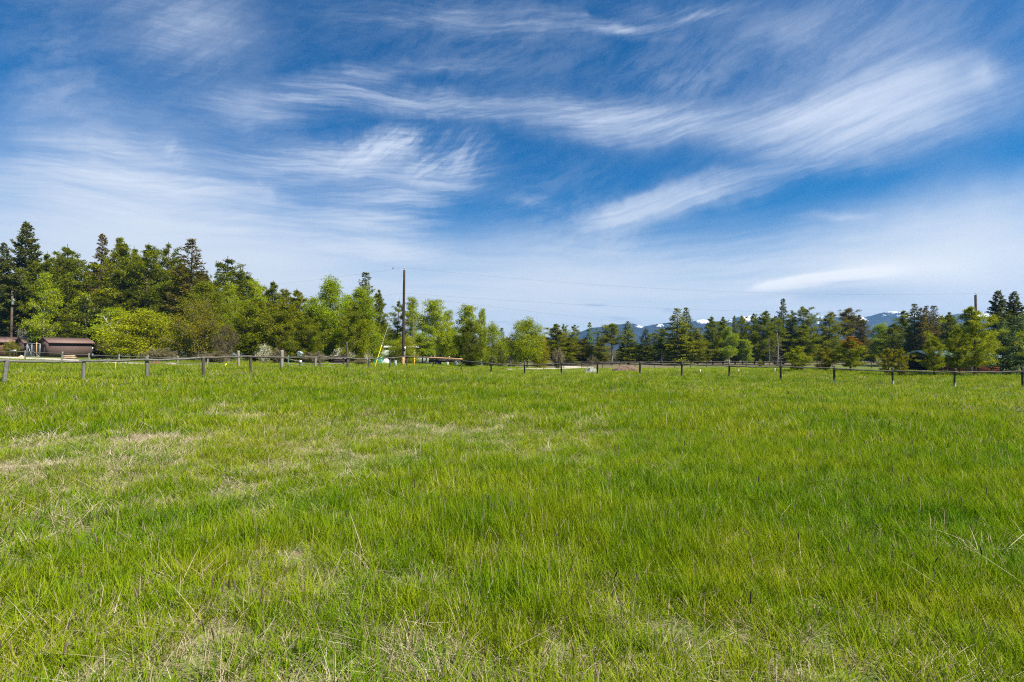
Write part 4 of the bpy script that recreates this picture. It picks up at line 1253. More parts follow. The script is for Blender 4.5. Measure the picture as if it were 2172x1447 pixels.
    L('spruce_tree', 'spruce', 1, 1661, 635, 40, 100, C_FIR, 'tall black-green spruce, the highest point of the far row')
    L('spruce_tree', 'spruce', 2, 1680, 659, 32, 101, C_DARK, 'dark spruce at the right shoulder of the highest spruce')
    L('pine_tree', 'pine', 3, 1706, 647, 46, 98, C_PINE, 'tall round-headed pine right of the highest spruce')
    L('dead_tree', 'dead_tree', 1, 1647, 706, 44, 92, C_GREY, 'grey leaning dead trunk in front of the highest spruce', lean=.06)
    L('dead_tree', 'dead_tree', 1, 1632, 716, 18, 93, C_GREY, 'thin grey dead stem left of the leaning dead trunk')
    L('pine_tree', 'pine', 4, 1704, 684, 54, 94, C_YELLOW, 'yellow-olive pine below the tall round-headed pine')
    L('pine_tree', 'pine', 2, 1757, 659, 48, 97, C_OLIVE, 'tapering olive pine behind the rust-tipped young pine')
    L('pine_tree', 'bare_pine', 0, 1797, 650, 44, 98, C_BROWN, 'brown thin-crowned pine with bare grey limbs above the rust-tipped pine')
    L('pine_tree', 'pine', 1, 1826, 667, 38, 98, C_BROWN, 'brown-olive pine right of the thin-crowned brown pine')
    L('leafy_tree', 'cottonwood', 0, 1868, 688, 62, 100, C_GREEN, 'deep green leafy tree between the brown pines and the dark spruces')
    L('young_pine', 'young_pine', 0, 1692, 734, 54, 46, C_YOUNG, 'leftmost young pine beyond the right-hand fence, evenly green')
    L('young_pine', 'young_pine', 1, 1750, 734, 48, 46, C_RUST, 'young pine with an orange tinge, between the green one and the rust-topped one')
    L('young_pine', 'tall_young_pine', 1, 1803, 713, 74, 45, C_YOUNG, 'largest rust-topped young pine beyond the right-hand fence')
    # orange new shoots on the top of the big rust-tipped pine
    t_ = [o for o in COL.objects if o.get('label', '').startswith('largest rust')][0]
    k_ = [c for c in t_.children if c.name.startswith('crown')][0]
    o_ = bpy.data.objects.new('shoots', PROTO['young_pine'][0][2][1]); COL.objects.link(o_); o_.parent = t_
    hh_ = 6.2 * k_.scale[2]
    o_.scale = (k_.scale[0] * .85, k_.scale[1] * .85, hh_ * .40 / 3.4); o_.location = (0, 0, hh_ * .61); o_.color = (.34, .17, .025, 1); o_['label'] = 'orange new shoots'
    L('young_pine', 'young_pine', 2, 1884, 737, 40, 41, C_GOLD, 'golden young pine, left one of the close pair behind the fence')
    L('young_pine', 'young_pine', 3, 1912, 738, 36, 40, C_RUST, 'brownish young pine, right one of the close pair behind the fence')
    L('young_pine', 'tall_young_pine', 1, 1980, 709, 66, 40, C_YOUNG, 'slender open young pine left of the big bushy pine')
    L('young_pine', 'tall_young_pine', 0, 2066, 650, 122, 41, C_YOUNG, 'big bushy young pine in front of the red house, below the right pole')
    L('young_pine', 'tall_young_pine', 1, 2034, 690, 66, 40, C_YOUNG, 'lighter pine pressed against the left side of the big bushy pine')
    L('pine_tree', 'pine', 0, 1915, 656, 44, 92, C_PINE, 'tall dark pine left of the row of pointed spruces')
    L('spruce_tree', 'spruce', 0, 1942, 645, 46, 84, C_DARK, 'leftmost pointed spruce of the dark row behind the young pines')
    L('spruce_tree', 'spruce', 1, 1956, 654, 44, 83, C_BROWN, 'second pointed spruce from the left in the dark row')
    L('spruce_tree', 'spruce', 2, 1969, 649, 44, 85, C_BROWN, 'third pointed spruce from the left in the dark row')
    L('spruce_tree', 'spruce', 0, 1981, 649, 44, 86, C_BROWN, 'rightmost pointed spruce of the dark row behind the young pines')
    L('pine_tree', 'pine', 2, 1890, 684, 46, 90, C_PINE, 'lower pine with pale lower limbs beside the deep green leafy tree')
    L('pine_tree', 'pine', 3, 2002, 667, 42, 88, C_PINE, 'pine directly right of the dark row of pointed spruces')
    L('pine_tree', 'pine', 1, 2018, 661, 40, 86, C_PINE, 'rounder pine just left of the big bushy pine, in front of the snow')
    L('fir_tree', 'fir', 0, 2120, 618, 66, 62, C_FIR, 'dark tall fir right of the right-hand pole')
    L('fir_tree', 'fir', 1, 2153, 619, 70, 63, C_FIR, 'dark tall fir at the right edge of the photo, behind a blue-green spruce')
    L('spruce_tree', 'blue_spruce', 0, 2126, 674, 72, 43, C_BLUE, 'blue-green spruce with a yellow tip, in front of the dark tall firs')
    L('spruce_tree', 'blue_spruce', 1, 2168, 668, 84, 43, C_BLUE, 'pale blue-green spruce cut off by the right edge of the photo')
    L('pine_tree', 'pine', 3, 124, 540, 56, 92, C_PINE, 'smaller olive pine between the shed pine and the broad dark pine')
    L('pine_tree', 'pine', 0, 281, 521, 64, 91, C_PINE, 'olive pine between the tallest yellow-olive pine and the broad one right of it')
    L('pine_tree', 'pine', 1, 380, 548, 60, 90, C_OLIVE, 'yellow-olive pine under the left shoulder of the brownish spruce')
    L('pine_tree', 'pine', 4, 506, 566, 56, 90, C_PINE, 'small pine sloping down from the rounded open pine')
    L('pine_tree', 'pine', 3, 606, 610, 56, 84, C_OLIVE, 'small yellow-olive pine in the skyline dip left of the pointed olive pine')
    L('pine_tree', 'pine', 2, 668, 628, 50, 80, C_PINE, 'dark pine peeping out between the pointed olive pine and the cottonwood')
    L('aspen_tree', 'aspen', 2, 735, 622, 60, 72, C_GREEN, 'bright green aspen filling the gap between the two cottonwoods')
    L('leafy_tree', 'round_tree', 0, 780, 672, 60, 72, C_GREEN, 'rounded green tree below the dark pine by the guy wire')
    L('leafy_tree', 'round_tree', 1, 962, 700, 56, 74, C_ASPEN, 'low bright green tree filling the gap left of the dark juniper')
    # ---- bushes at the foot of the wood
    L('blossom_bush', 'blossom_bush', 0, 50, 690, 44, 84, C_WHITE, 'white flowering bush behind the left shed, at the foot of the firs', 'bush')
    L('leafy_bush', 'bush', 0, 130, 695, 120, 88, C_WILLOW, 'olive leafy thicket behind the long brown shed roof', 'bush')
    L('leafy_bush', 'bush', 1, 240, 712, 84, 82, C_WILLOW, 'low olive thicket at the right end of the brown shed', 'bush')
    L('leafy_bush', 'small_bush', 0, 24, 722, 56, 70, C_WILLOW, 'scrubby small tree in front of the leftmost shed', 'bush')
    L('blossom_bush', 'blossom_bush', 1, 560, 731, 56, 56, C_WHITE, 'white flowering shrub behind the gateway posts', 'bush')
    L('willow_bush', 'small_bush', 1, 590, 738, 60, 56, C_GREY, 'reddish grey twiggy shrub right of the shrub at the gateway', 'bush')
    L('blossom_bush', 'blossom_bush', 0, 728, 735, 78, 60, C_WHITE, 'wide cream flowering bush left of the tall fence post and mobile home', 'bush')
    L('blossom_bush', 'blossom_bush', 1, 770, 738, 54, 62, C_WHITE, 'cream flowering bush against the left end of the mobile home', 'bush')
    L('willow_bush', 'small_bush', 1, 765, 762, 56, 53, C_GREY, 'low brown brush pile bush inside the fence left of the guy wire', 'bush')
    L('willow_bush', 'small_bush', 1, 340, 738, 110, 57, C_GREY, 'twiggy undergrowth under the lime green tree', 'bush')
    L('willow_bush', 'small_bush', 1, 455, 745, 110, 56, C_GREY, 'brown undergrowth left of the gateway under the willow', 'bush')
    L('willow_bush', 'small_bush', 1, 670, 746, 90, 56, C_GREY, 'brown undergrowth behind the brace posts by the birdhouse', 'bush')
    L('leafy_bush', 'small_bush', 0, 1046, 750, 30, 76, C_WHITE, 'small pale bush beside the roof of the silver car', 'bush')
    L('leafy_bush', 'small_bush', 0, 1088, 766, 22, 72, C_WILLOW, 'low green bush left of the round bright tree trunk', 'bush')
    L('blossom_bush', 'blossom_bush', 0, 1864, 757, 24, 84, C_WHITE, 'small white flowering bush left of the golden young pine', 'bush')
    L('leafy_bush', 'small_bush', 0, 1612, 762, 20, 88, C_WILLOW, 'small yellowish bush at the foot of the domed pine', 'bush')

def build_woods():
    """the depth of the forest behind the trees one can tell apart: one mass"""
    src = bpy.data.collections.new('woods trees')
    names = []
    for k, v, colr in (('pine', 2, C_PINE), ('pine', 4, C_DARK), ('spruce', 0, C_DARK), ('spruce', 2, C_FIR), ('pine', 0, C_OLIVE)):
        tm, cm, _ = PROTO[k][0][v]
        o = bpy.data.objects.new('woods_%02d' % len(names), cm)
        o.color = (*colr, 1)
        src.objects.link(o); names.append((k, PROTO[k][1]))
    pts, idx, scl, rot = [], [], [], []
    def put(px, top, Y, wd):
        i = int(rng.integers(0, 5))
        p = on_ground(px, Y)
        sz = max(.2, (P(px, top, Y).z - p.z) / 12.0)
        pts.append(tuple(p)); idx.append(i)
        sx = wd / F * Y / 4.2
        scl.append((sx, sx, sz)); rot.append((0, 0, rng.random() * 6.28))
    for px in np.arange(-260, 860, 15.0):
        topo = np.interp(px, [-260, 0, 100, 250, 420, 520, 640, 860], [560, 556, 546, 532, 546, 588, 634, 690])
        put(px + rng.normal() * 8, topo + rng.random() * 30 + 6, rng.uniform(96, 118), 70)
    for px in np.arange(850, 1260, 9.0):
        put(px + rng.normal() * 5, 712 + rng.random() * 22, rng.uniform(112, 135), 40)
    for px in np.arange(1250, 2420, 8.0):
        topo = np.interp(px, [1250, 1400, 1640, 1830, 1880, 1990, 2060, 2420], [735, 715, 690, 706, 726, 690, 700, 640])
        put(px + rng.normal() * 5, topo + rng.random() * 22, rng.uniform(112, 130), 42)
    n = len(pts)
    scatter('background_woods', [o.data for o in src.objects], np.array(pts), np.array(idx), np.array(scl), np.array(rot), np.zeros(n),
            'deep mass of dark conifers behind the nearer trees')
    bpy.data.objects['background_woods'].color = (0.112, 0.142, 0.012, 1)
    bpy.data.objects['background_woods']['category'] = 'trees'

build_protos()
build_trees()
build_woods()

# ------------------------------------------------------------------ materials of the built things
def wood(name, dark, light, pale=None, scale=5.0):
    m, g, out = material(name)
    tc = g.node('ShaderNodeTexCoord')
    n = g.noise(tc.outputs['Object'], scale, 7, 0.7)
    n2 = g.noise(g.vm('MULTIPLY', tc.outputs['Object'], (9, 9, 9)), 3.0, 4, 0.6)
    c = g.ramp(g.m('MULTIPLY_ADD', n2, .4, g.m('MULTIPLY', n, .6)), [(0.30, dark), (0.55, tuple((a + b) / 2 for a, b in zip(dark, light))), (0.70, light)])
    if pale:
        tone = g.node('ShaderNodeAttribute', attribute_name='tone').outputs['Fac']
        c = g.mix(g.ss(g.m('ADD', tone, g.m('MULTIPLY', g.m('SUBTRACT', n, .5), .6)), .55, .80), c, pale + (1,))
    g.nt.links.new(principled(g, c, 0.92, 0.12, normal=bump(g, n, .5, .02)), out.inputs[0])
    return m
W_POST = wood('weathered post wood', (0.035, 0.029, 0.024), (0.125, 0.110, 0.092), (0.44, 0.39, 0.31))
W_RAIL = wood('weathered pole rail', (0.045, 0.037, 0.031), (0.185, 0.168, 0.145))
W_GREY = wood('silver grey timber', (0.15, 0.135, 0.11), (0.33, 0.31, 0.26))
W_LICHEN = wood('lichen grey post wood', (0.060, 0.058, 0.050), (0.235, 0.235, 0.205))
W_NEW = wood('fresh peeled pole', (0.40, 0.22, 0.10), (0.62, 0.40, 0.22))
W_POLE = wood('creosoted pole', (0.026, 0.018, 0.014), (0.075, 0.056, 0.046))
W_LOG = wood('cut logs', (0.20, 0.14, 0.09), (0.50, 0.40, 0.27))
W_DARK = wood('dark old timber and wall shade', (0.020, 0.016, 0.014), (0.065, 0.050, 0.042))
BROWN = simple('brown stained boards', (0.098, 0.066, 0.058), 0.85, 0.15, var=.30, scale=3.0, stretch=(7, 7, .35))
BROWN_TRIM = simple('dark brown trim', (0.040, 0.022, 0.018), 0.8, 0.2)
ROOF_BROWN = simple('pinkish brown metal roof', (0.180, 0.118, 0.100), 0.6, 0.35, var=.12, scale=2.0, stretch=(6, .4, .4))
RED_WALL = simple('red boards', (0.20, 0.045, 0.025), 0.8, 0.2, var=.2, stretch=(5, 5, .4))
TEAL = simple('pale teal metal roof', (0.16, 0.25, 0.235), 0.55, 0.4, var=.1)
SIDING = simple('pale green siding', (0.58, 0.66, 0.54), 0.6, 0.3, var=.10, stretch=(.3, .3, 8))
WHITE = simple('white paint', (0.74, 0.74, 0.70), 0.5, 0.4, var=.08)
GALV = simple('galvanised steel', (0.50, 0.52, 0.53), 0.45, 0.5, 0.3, var=.1)
BLACK = simple('black rubber and painted shade', (0.018, 0.018, 0.019), 0.7, 0.3)
GLASS = simple('dark window glass', (0.022, 0.028, 0.032), 0.08, 0.6, var=.05)
YELLOW = simple('yellow plastic', (0.80, 0.58, 0.03), 0.5, 0.4, var=.08)
LEMON = simple('lemon yellow plastic', (0.82, 0.80, 0.06), 0.5, 0.4, var=.05)
ORANGE = simple('orange marker', (0.70, 0.34, 0.05), 0.6, 0.3, var=.1)
SILVER = simple('silver car paint', (0.48, 0.49, 0.50), 0.25, 0.6, 0.4, var=.04)
CABLE = simple('dark cable', (0.030, 0.030, 0.032), 0.6, 0.3)
STEELC = simple('bright steel cable', (0.45, 0.45, 0.44), 0.5, 0.4, 0.3)
GREENM = simple('green painted steel', (0.10, 0.17, 0.11), 0.6, 0.3)
GREYBOX = simple('grey green enamel', (0.33, 0.38, 0.35), 0.5, 0.4)
TARP_G = simple('green tarpaulin', (0.03, 0.17, 0.10), 0.5, 0.4)
TARP_W = simple('grey white tarpaulin', (0.50, 0.52, 0.52), 0.6, 0.3)
BRICK = simple('reddish rubble', (0.22, 0.085, 0.055), 0.9, 0.1, var=.4, scale=6)
PLANK = simple('purplish weathered planks', (0.150, 0.115, 0.110), 0.9, 0.1, var=.35, stretch=(.5, 1, 7))

def wobble(a, b, n=9, amp=.02, sag=.0):
    a, b = np.array(a), np.array(b)
    t = np.linspace(0, 1, n)
    p = a + (b - a) * t[:, None]
    w = rng.normal(size=(n, 3)) * amp
    w[0] = w[-1] = 0
    p += w
    p[:, 2] -= sag * 4 * t * (1 - t)
    return p

def post(parent, base, top_z, r=.068, mat=None, name='post', pale=False, origin=Vector((0, 0, 0)), lean=.03, square=False):
    b = MB()
    h = top_z - base.z
    lx, ly = rng.normal() * lean * h, rng.normal() * lean * h
    t = np.array([-.12 / max(h, .2), .0, .12, .35, .65, .92, 1.0])
    pts = np.stack([base.x - origin.x + lx * t, base.y - origin.y + ly * t, base.z - origin.z + h * t], -1)
    k = 4 if square else 9
    rad = r * np.array([1.06, 1.05, 1.02, 1, .98, .96, .90]) * (1 + .04 * rng.normal(size=7))
    tone = np.repeat(np.array([1.0, 1.0, .95, .5, .1, 0, 0]) * (1.0 if pale else 0.0), k)
    b.tube(pts, rad, k, tone=tone)
    return b.build(name, mat or W_POST, parent, smooth=not square)

def build_fences():
    # ---- pole fence round the meadow
    posts = [(-150, 18.6, 760), (10, 20, 761), (178, 22.3, 766), (313, 23.5, 755), (432, 25, 759), (533, 27.5, 754), (678, 36, 752), (738, 39.5, 725), (782, 42, 760), (827, 46, 758),
             (863, 48, 755), (919, 49, 757), (979, 48, 764), (1042, 45, 770), (1113, 44, 764), (1191, 42.5, 765), (1267, 41, 769), (1357, 39, 767), (1446, 38, 766), (1546, 37.5, 772), (1655, 36.5, 771),
             (1768, 35, 776), (1893, 33.5, 780), (2023, 31.5, 781), (2168, 31, 778), (2330, 30, 780)]
    rail_y = {-150: 764, 10: 765, 178: 766.5, 313: 763, 432: 759, 533: 756, 678: 756, 738: 759, 782: 761.5, 827: 759, 863: 756, 919: 759.5, 979: 765, 1042: 771.5, 1113: 775, 1191: 771, 1267: 770.5,
              1357: 769.5, 1446: 772.5, 1546: 776, 1655: 778, 1768: 781.5, 1893: 787, 2023: 789.5, 2168: 787, 2330: 788}
    o0 = on_ground(1042, 45)
    f = thing('rail_fence', o0, 'long weathered pole fence with a single top rail running right across the meadow', 'fence')
    pts = []
    for px, Y, ty in posts:
        g_ = on_ground(px, Y)
        post(f, g_, P(px, ty, Y).z, (.082 if px == 738 else .075 if px == 10 else .068), W_LICHEN if px < 330 else None, pale=px in (1113, 1042, 1191, 1768, 1893, 2023), origin=o0)
        q = P(px, rail_y[px], Y)
        pts.append(Vector((q.x, q.y - .09, q.z)) - o0)
    for i in range(len(pts) - 1):
        a, b_ = pts[i], pts[i + 1]
        m = MB()
        d = (b_ - a).normalized() * .10
        dz = Vector((0, 0, .012 * (-1) ** i))
        L = (b_ - a).length
        m.tube(wobble(a - d + dz, b_ + d + dz, 11, .011, .02 * L / 3), np.linspace(.052, .043, 11) * (1 + .05 * rng.normal(size=11)), 8)
        r_ = m.build('rail', W_LICHEN if i < 4 else W_RAIL, f, smooth=True)
    # the one new rail laid over the old one
    a, b_ = P(904, 758.5, 48.9) - o0, P(981, 762.5, 47.9) - o0
    m = MB(); m.tube(wobble(a + Vector((0, -.12, .02)), b_ + Vector((0, -.12, .02)), 8, .008), .058, 8)
    r_ = m.build('rail', W_NEW, f, smooth=True); r_['label'] = 'new orange peeled pole rail'
    m = MB(); m.box(P(953, 757.5, 48.3) - o0, (.10, .10, .10)); c = m.build('cap', YELLOW, f); c['label'] = 'small yellow cap standing on the new rail'
    # ---- second fence beside the gravel road
    o1 = on_ground(252, 43)
    f2 = thing('pole_fence', o1, 'grey post fence with two thin rails beside the left gravel road', 'fence')
    back = [(-70, 53, 742, 746, 764), (53, 50, 744, 746, 762), (131, 46, 746, 749.5, 764), (189, 44.5, 750, 753, 766), (252, 43, 752, 755.5, 767.5), (314, 42.5, 754, 757.5, 769), (377, 42, 756, 758.5, 770), (440, 41.5, 757, 759, 771), (507, 41, 744, 758.5, 771)]
    for k, (px, Y, ty, r1, r2) in enumerate(back):
        post(f2, on_ground(px, Y), P(px, ty, Y).z, .062 if px != 507 else .105, W_GREY, origin=o1)
        if k:
            p0 = back[k - 1]
            for q in (3, 4):
                m = MB(); m.tube(wobble(P(p0[0], p0[q], p0[1]) - o1, P(px, (r1, r2)[q - 3], Y) - o1, 7, .006, .02), .017, 5)
                m.build('rail', W_GREY, f2)
    # ---- gate post and its brace
    o2 = on_ground(598, 32)
    f3 = thing('gate_post', o2, 'tall grey gate post with slanting brace rails right of the driveway gap', 'gate post')
    post(f3, o2, P(598, 743, 32).z, .100, W_GREY, origin=o2)
    post(f3, on_ground(611, 37), P(611, 754, 37).z, .04, GREENM, name='stake', origin=o2)
    post(f3, on_ground(669, 38), P(669, 758, 38).z, .075, W_GREY, origin=o2)
    for (x0, y0, D0, x1, y1, D1) in ((599, 758, 32.2, 668, 776, 37.9), (599, 769.5, 32.2, 668, 779, 37.9), (599, 758.5, 32.2, 670, 759.5, 37.9), (670, 759.5, 38, 737, 761, 40), (670, 771, 38, 737, 771.5, 40)):
        m = MB(); m.tube(wobble(P(x0, y0, D0) - o2, P(x1, y1, D1) - o2, 7, .008), .020, 6); m.build('brace_rail', W_GREY, f3)
    # ---- far fence in front of the dark tree row
    o3 = on_ground(1400, 76)
    f4 = thing('pasture_fence', o3, 'far low pasture fence with thin dark posts in front of the conifer row', 'fence')
    px, prev = 1196.0, None
    i = 0
    while px < 1960:
        Y = 74 + 3 * math.sin(px * .004)
        b0 = on_ground(px, Y)
        post(f4, b0, b0.z + 1.0, .05, W_POST, origin=o3)
        if prev is not None:
            for h in (.88, .50):
                m = MB(); m.tube(wobble(prev + Vector((0, 0, h)) - o3, b0 + Vector((0, 0, h)) - o3, 5, .01, .02), .024, 5); m.build('rail', W_RAIL, f4)
        prev = b0
        px += 38 + 6 * math.sin(i * 1.7); i += 1

def wire_pts(a, b_, sag, n=28):
    a, b_ = np.array(a), np.array(b_)
    t = np.linspace(0, 1, n)
    p = a + (b_ - a) * t[:, None]
    p[:, 2] -= sag * 4 * t * (1 - t)
    return p

def build_power():
    # middle pole
    g_ = on_ground(855, 55)
    top = P(857.5, 573, 55)
    pole = thing('utility_pole', g_, 'tall dark utility pole standing alone in mid picture, with a pale orange foot', 'utility pole')
    tx = top.x - g_.x
    h = top.z - g_.z
    b = MB()
    t = np.linspace(0, 1, 12)
    b.tube(np.stack([tx * t, 0 * t, -.1 + (h + .1) * t], -1), np.linspace(.165, .115, 12), 12)
    b.build('pole', W_POLE, pole, smooth=True)
    b = MB(); zs = P(855, 757.5, 55).z - g_.z
    t = np.linspace(0, 1, 5)
    b.tube(np.stack([tx * zs / h * t, 0 * t, zs * t], -1), np.linspace(.178, .168, 5) * (1 + .01 * np.array([1, -1, 1, -1, 0])), 12)
    b.build('pole_foot', W_NEW, pole, smooth=True)
    b = MB(); b.tube([(tx, 0, h - .05), (tx, 0, h + .22)], .022, 6); b.build('insulator_pin', GALV, pole)
    b = MB(); b.tube([(tx, 0, h + .12), (tx, 0, h + .19), (tx, 0, h + .24), (tx, 0, h + .31)], [.03, .07, .05, .06], 8); b.build('insulator', GREYBOX, pole, True)
    zm = P(856, 739, 55).z - g_.z
    b = MB(); b.box((.22, -.10, zm), (.16, .18, .34)); b.tube([(.22, -.19, zm + .02), (.22, -.24, zm + .02)], .07, 10); b.build('meter_box', GALV, pole)
    b = MB(); b.tube([(.20, -.04, .1), (.19, -.04, zm - .17)], .022, 6); b.build('conduit', GALV, pole)
    for yy in (622, 627):
        zz = P(857, yy, 55).z - g_.z
        b = MB(); b.box((tx * zz / h + .17, -.02, zz), (.14, .05, .05)); b.build('bracket', GALV, pole)
    # guy wire with yellow guard
    a = on_ground(794, 46, -.05); e = Vector((top.x - .05, top.y, P(857, 588, 55).z))
    gw = thing('guy_wire', a, 'slanting guy wire with a yellow guard left of the middle utility pole', 'guy wire')
    d = e - a
    b = MB(); b.tube([(0, 0, 0), tuple(d * .5), tuple(d)], .009, 5); b.build('cable', STEELC, gw)
    fr = (P(810, 734, 47.5).z - a.z) / d.z
    b = MB(); b.tube([tuple(d * .012), tuple(d * (fr * .5)), tuple(d * fr)], .024, 8); b.build('guard', YELLOW, gw, True)
    b = MB(); b.tube([tuple(d * (fr - .004)), tuple(d * (fr + .006))], .036, 8); b.build('guard_clamp', WHITE, gw, True)
    # right pole
    g2 = on_ground(2072, 58)
    t2 = P(2072, 626, 58)
    p2 = thing('utility_pole', g2, 'dark utility pole rising behind the big bushy pine on the right', 'utility pole')
    h2 = t2.z - g2.z
    b = MB(); b.tube([(0, 0, -.1), (0, 0, h2 * .5), (0, 0, h2)], [.155, .135, .11], 12); b.build('pole', W_POLE, p2, True)
    b = MB(); b.tube([(.07, 0, h2 - .1), (.07, 0, h2 + .20)], .022, 6); b.build('insulator_pin', GALV, p2)
    b = MB(); b.tube([(.07, 0, h2 + .08), (.07, 0, h2 + .14), (.07, 0, h2 + .22)], [.03, .06, .045], 8); b.build('insulator', GREYBOX, p2, True)
    # left pole with transformer
    g3 = on_ground(23, 83)
    t3 = P(22.5, 617, 83)
    p3 = thing('utility_pole', g3, 'brown utility pole with a pale transformer, behind the leftmost sheds', 'utility pole')
    h3 = t3.z - g3.z
    b = MB(); b.tube([(0, 0, -.1), (0, 0, h3 * .5), (0, 0, h3)], [.19, .165, .13], 12); b.build('pole', wood('brown pole', (.07, .05, .04), (.17, .13, .105)), p3, True)
    zt = P(26, 641, 83).z - g3.z
    b = MB(); t = np.array([-.42, -.40, .36, .42, .44]); b.tube(np.stack([.0 * t + .30, 0 * t - .12, zt + t], -1), [.20, .24, .24, .20, .06], 14); b.build('transformer', GALV, p3, True)
    for s in (-.08, .08):
        b = MB(); b.tube([(.30 + s, -.12, zt + .42), (.30 + s, -.12, zt + .62)], [.035, .02], 6); b.build('bushing', GREYBOX, p3, True)
    # wires
    def wire(a, b_, sag, label, r=.004):
        m = MB()
        a = Vector(a)
        p = wire_pts(a, b_, sag)
        m.tube(p - np.array(a), r, 4)
        o = m.build('power_line', CABLE)
        o.location = a
        tag(o, label, 'power line', 'power lines')
        return p
    topp = (top.x, top.y, top.z + .26)
    low = (top.x + .12, top.y, P(857, 622, 55).z)
    low2 = (top.x + .12, top.y, P(857, 627, 55).z)
    wl = wire(topp, (t3.x, t3.y, t3.z), 1.5, 'upper wire from the middle pole top to the left pole')
    wire(low, tuple(P(23, 650, 83)), 1.1, 'lower wire from the middle pole to the left pole, crossing the dark pines')
    wire(topp, (t2.x + .07, t2.y, t2.z + .18), 1.05, 'upper wire from the middle pole top to the right pole')
    wire(low, tuple(P(2072, 664, 58)), .7, 'lower wire from the middle pole to the right pole')
    wire(low2, tuple(P(1720, 706, 150)), 1.2, 'sagging wire from the middle pole that passes before the mountain slope', .005)
    wire((t2.x + .07, t2.y, t2.z + .18), tuple(P(2300, 634, 72)), .2, 'upper wire from the right pole out of the right edge')
    wire(tuple(P(2072, 666, 58)), tuple(P(2300, 673, 64)), .1, 'lower pale wire from the right pole out of the right edge')
    # small bird sitting on the upper left wire
    k = np.interp(833, (1086 + wl[::-1, 0] / wl[::-1, 1] * F), np.arange(len(wl))[::-1])
    q = along(wl, np.array([k / (len(wl) - 1)]))[0]
    b = MB()
    t = np.array([0, .10, .25, .45, .62, .74, .84, .93, 1.0])
    rad = np.array([.006, .012, .022, .040, .043, .032, .030, .024, .004])
    b.tube(np.stack([-.11 + .20 * t, 0 * t, .02 + .16 * t ** 1.2], -1), rad, 9)
    b.tube([(.085, 0, .165), (.115, 0, .160)], [.010, .002], 5)
    bird = thing('bird', tuple(q + np.array([0, 0, .015])), 'tiny dark bird perched on the upper wire left of the middle pole', 'bird')
    b.build('body', simple('dark plumage', (.03, .028, .026), .8, .2), bird, True)
    for s in (-1, 1):
        b = MB(); b.tube([(-.01, .012 * s, .05), (-.01, .012 * s, -.012)], .004, 4); b.build('leg', BLACK, bird)

def gable_shed(name, px, Y, a, L, Wd, hw, rise, label, wall, roofm, front_from=0.0, over=.28, dark=True, sub=0.0):
    """gabled shed: local x along the ridge, local -y is the long front"""
    o = on_ground(px, Y, -.03 - sub)
    s = thing(name, o, label, 'shed', 'brown sheds', rz=a)
    def wall_quad(p0, p1, h, nm='wall'):
        b = MB(); d = np.array(p1) - np.array(p0); n = np.array([-d[1], d[0]]) / np.hypot(*d) * .04
        v = [(p0[0] - n[0], p0[1] - n[1], 0), (p1[0] - n[0], p1[1] - n[1], 0), (p1[0] + n[0], p1[1] + n[1], 0), (p0[0] + n[0], p0[1] + n[1], 0)]
        v += [(x, y, h) for x, y, _ in v]
        b.add(v, [(0, 3, 2, 1), (4, 5, 6, 7), (0, 1, 5, 4), (1, 2, 6, 5), (2, 3, 7, 6), (3, 0, 4, 7)])
        return b.build(nm, wall, s)
    wall_quad((front_from, .04), (L, .04), hw)
    wall_quad((0, Wd - .04), (L, Wd - .04), hw)
    for x in (.04, L - .04):
        b = MB()
        for k in (-1, 1):
            pass
        v = [(x - .04, .08, 0), (x - .04, Wd - .08, 0), (x - .04, Wd - .08, hw), (x - .04, Wd / 2, hw + rise * .97), (x - .04, .08, hw)]
        v += [(x + .04, y, z) for _, y, z in v]
        b.add(v, [(0, 1, 2, 4), (9, 7, 6, 5), (0, 5, 6, 1), (1, 6, 7, 2), (2, 7, 8, 3), (3, 8, 9, 4), (4, 9, 5, 0)], [(4, 2, 3), (8, 7, 9)])
        b.build('gable_wall', wall, s)
    # roof: two metal slopes with ribs
    for sgn in (-1, 1):
        b = MB()
        y0, y1 = (Wd / 2, -over) if sgn < 0 else (Wd / 2, Wd + over)
        k = rise / (Wd / 2)
        z0, z1 = hw + rise + .05, hw + .05 - over * k
        v = [(-over, y0, z0), (L + over, y0, z0), (L + over, y1, z1), (-over, y1, z1)]
        v += [(x, y, z + .05) for x, y, z in v]
        b.add(v, [(0, 3, 2, 1), (4, 5, 6, 7), (0, 1, 5, 4), (1, 2, 6, 5), (2, 3, 7, 6), (3, 0, 4, 7)])
        for x in np.arange(-over + .12, L + over, .30):
            n = [(x - .02, y0, z0 + .05), (x + .02, y0, z0 + .05), (x + .02, y1, z1 + .05), (x - .02, y1, z1 + .05)]
            b.add(n + [(p[0] * .5 + x * .5, p[1], p[2] + .025) for p in n], [(4, 5, 6, 7), (0, 1, 5, 4), (2, 3, 7, 6), (1, 2, 6, 5), (3, 0, 4, 7)])
        r_ = b.build('roof', roofm, s)
        b = MB(); b.box((L / 2, y1 + .012 * sgn, z1 - .045), (L + 2 * over, .025, .12)); b.build('fascia', BROWN_TRIM, r_)
    for x in (-over - .014, L + over + .014):
        for y1 in (-over, Wd + over):
            k = rise / (Wd / 2)
            b = MB(); zz0, zz1 = hw + rise, hw - over * k
            v = [(x - .012, Wd / 2, zz0 - .10), (x + .012, Wd / 2, zz0 - .10), (x + .012, y1, zz1 - .10), (x - .012, y1, zz1 - .10)]
            v += [(p[0], p[1], p[2] + .19) for p in v]
            b.add(v, [(0, 3, 2, 1), (4, 5, 6, 7), (0, 1, 5, 4), (1, 2, 6, 5), (2, 3, 7, 6), (3, 0, 4, 7)])
            b.build('barge_board', BROWN_TRIM, s)
    return s

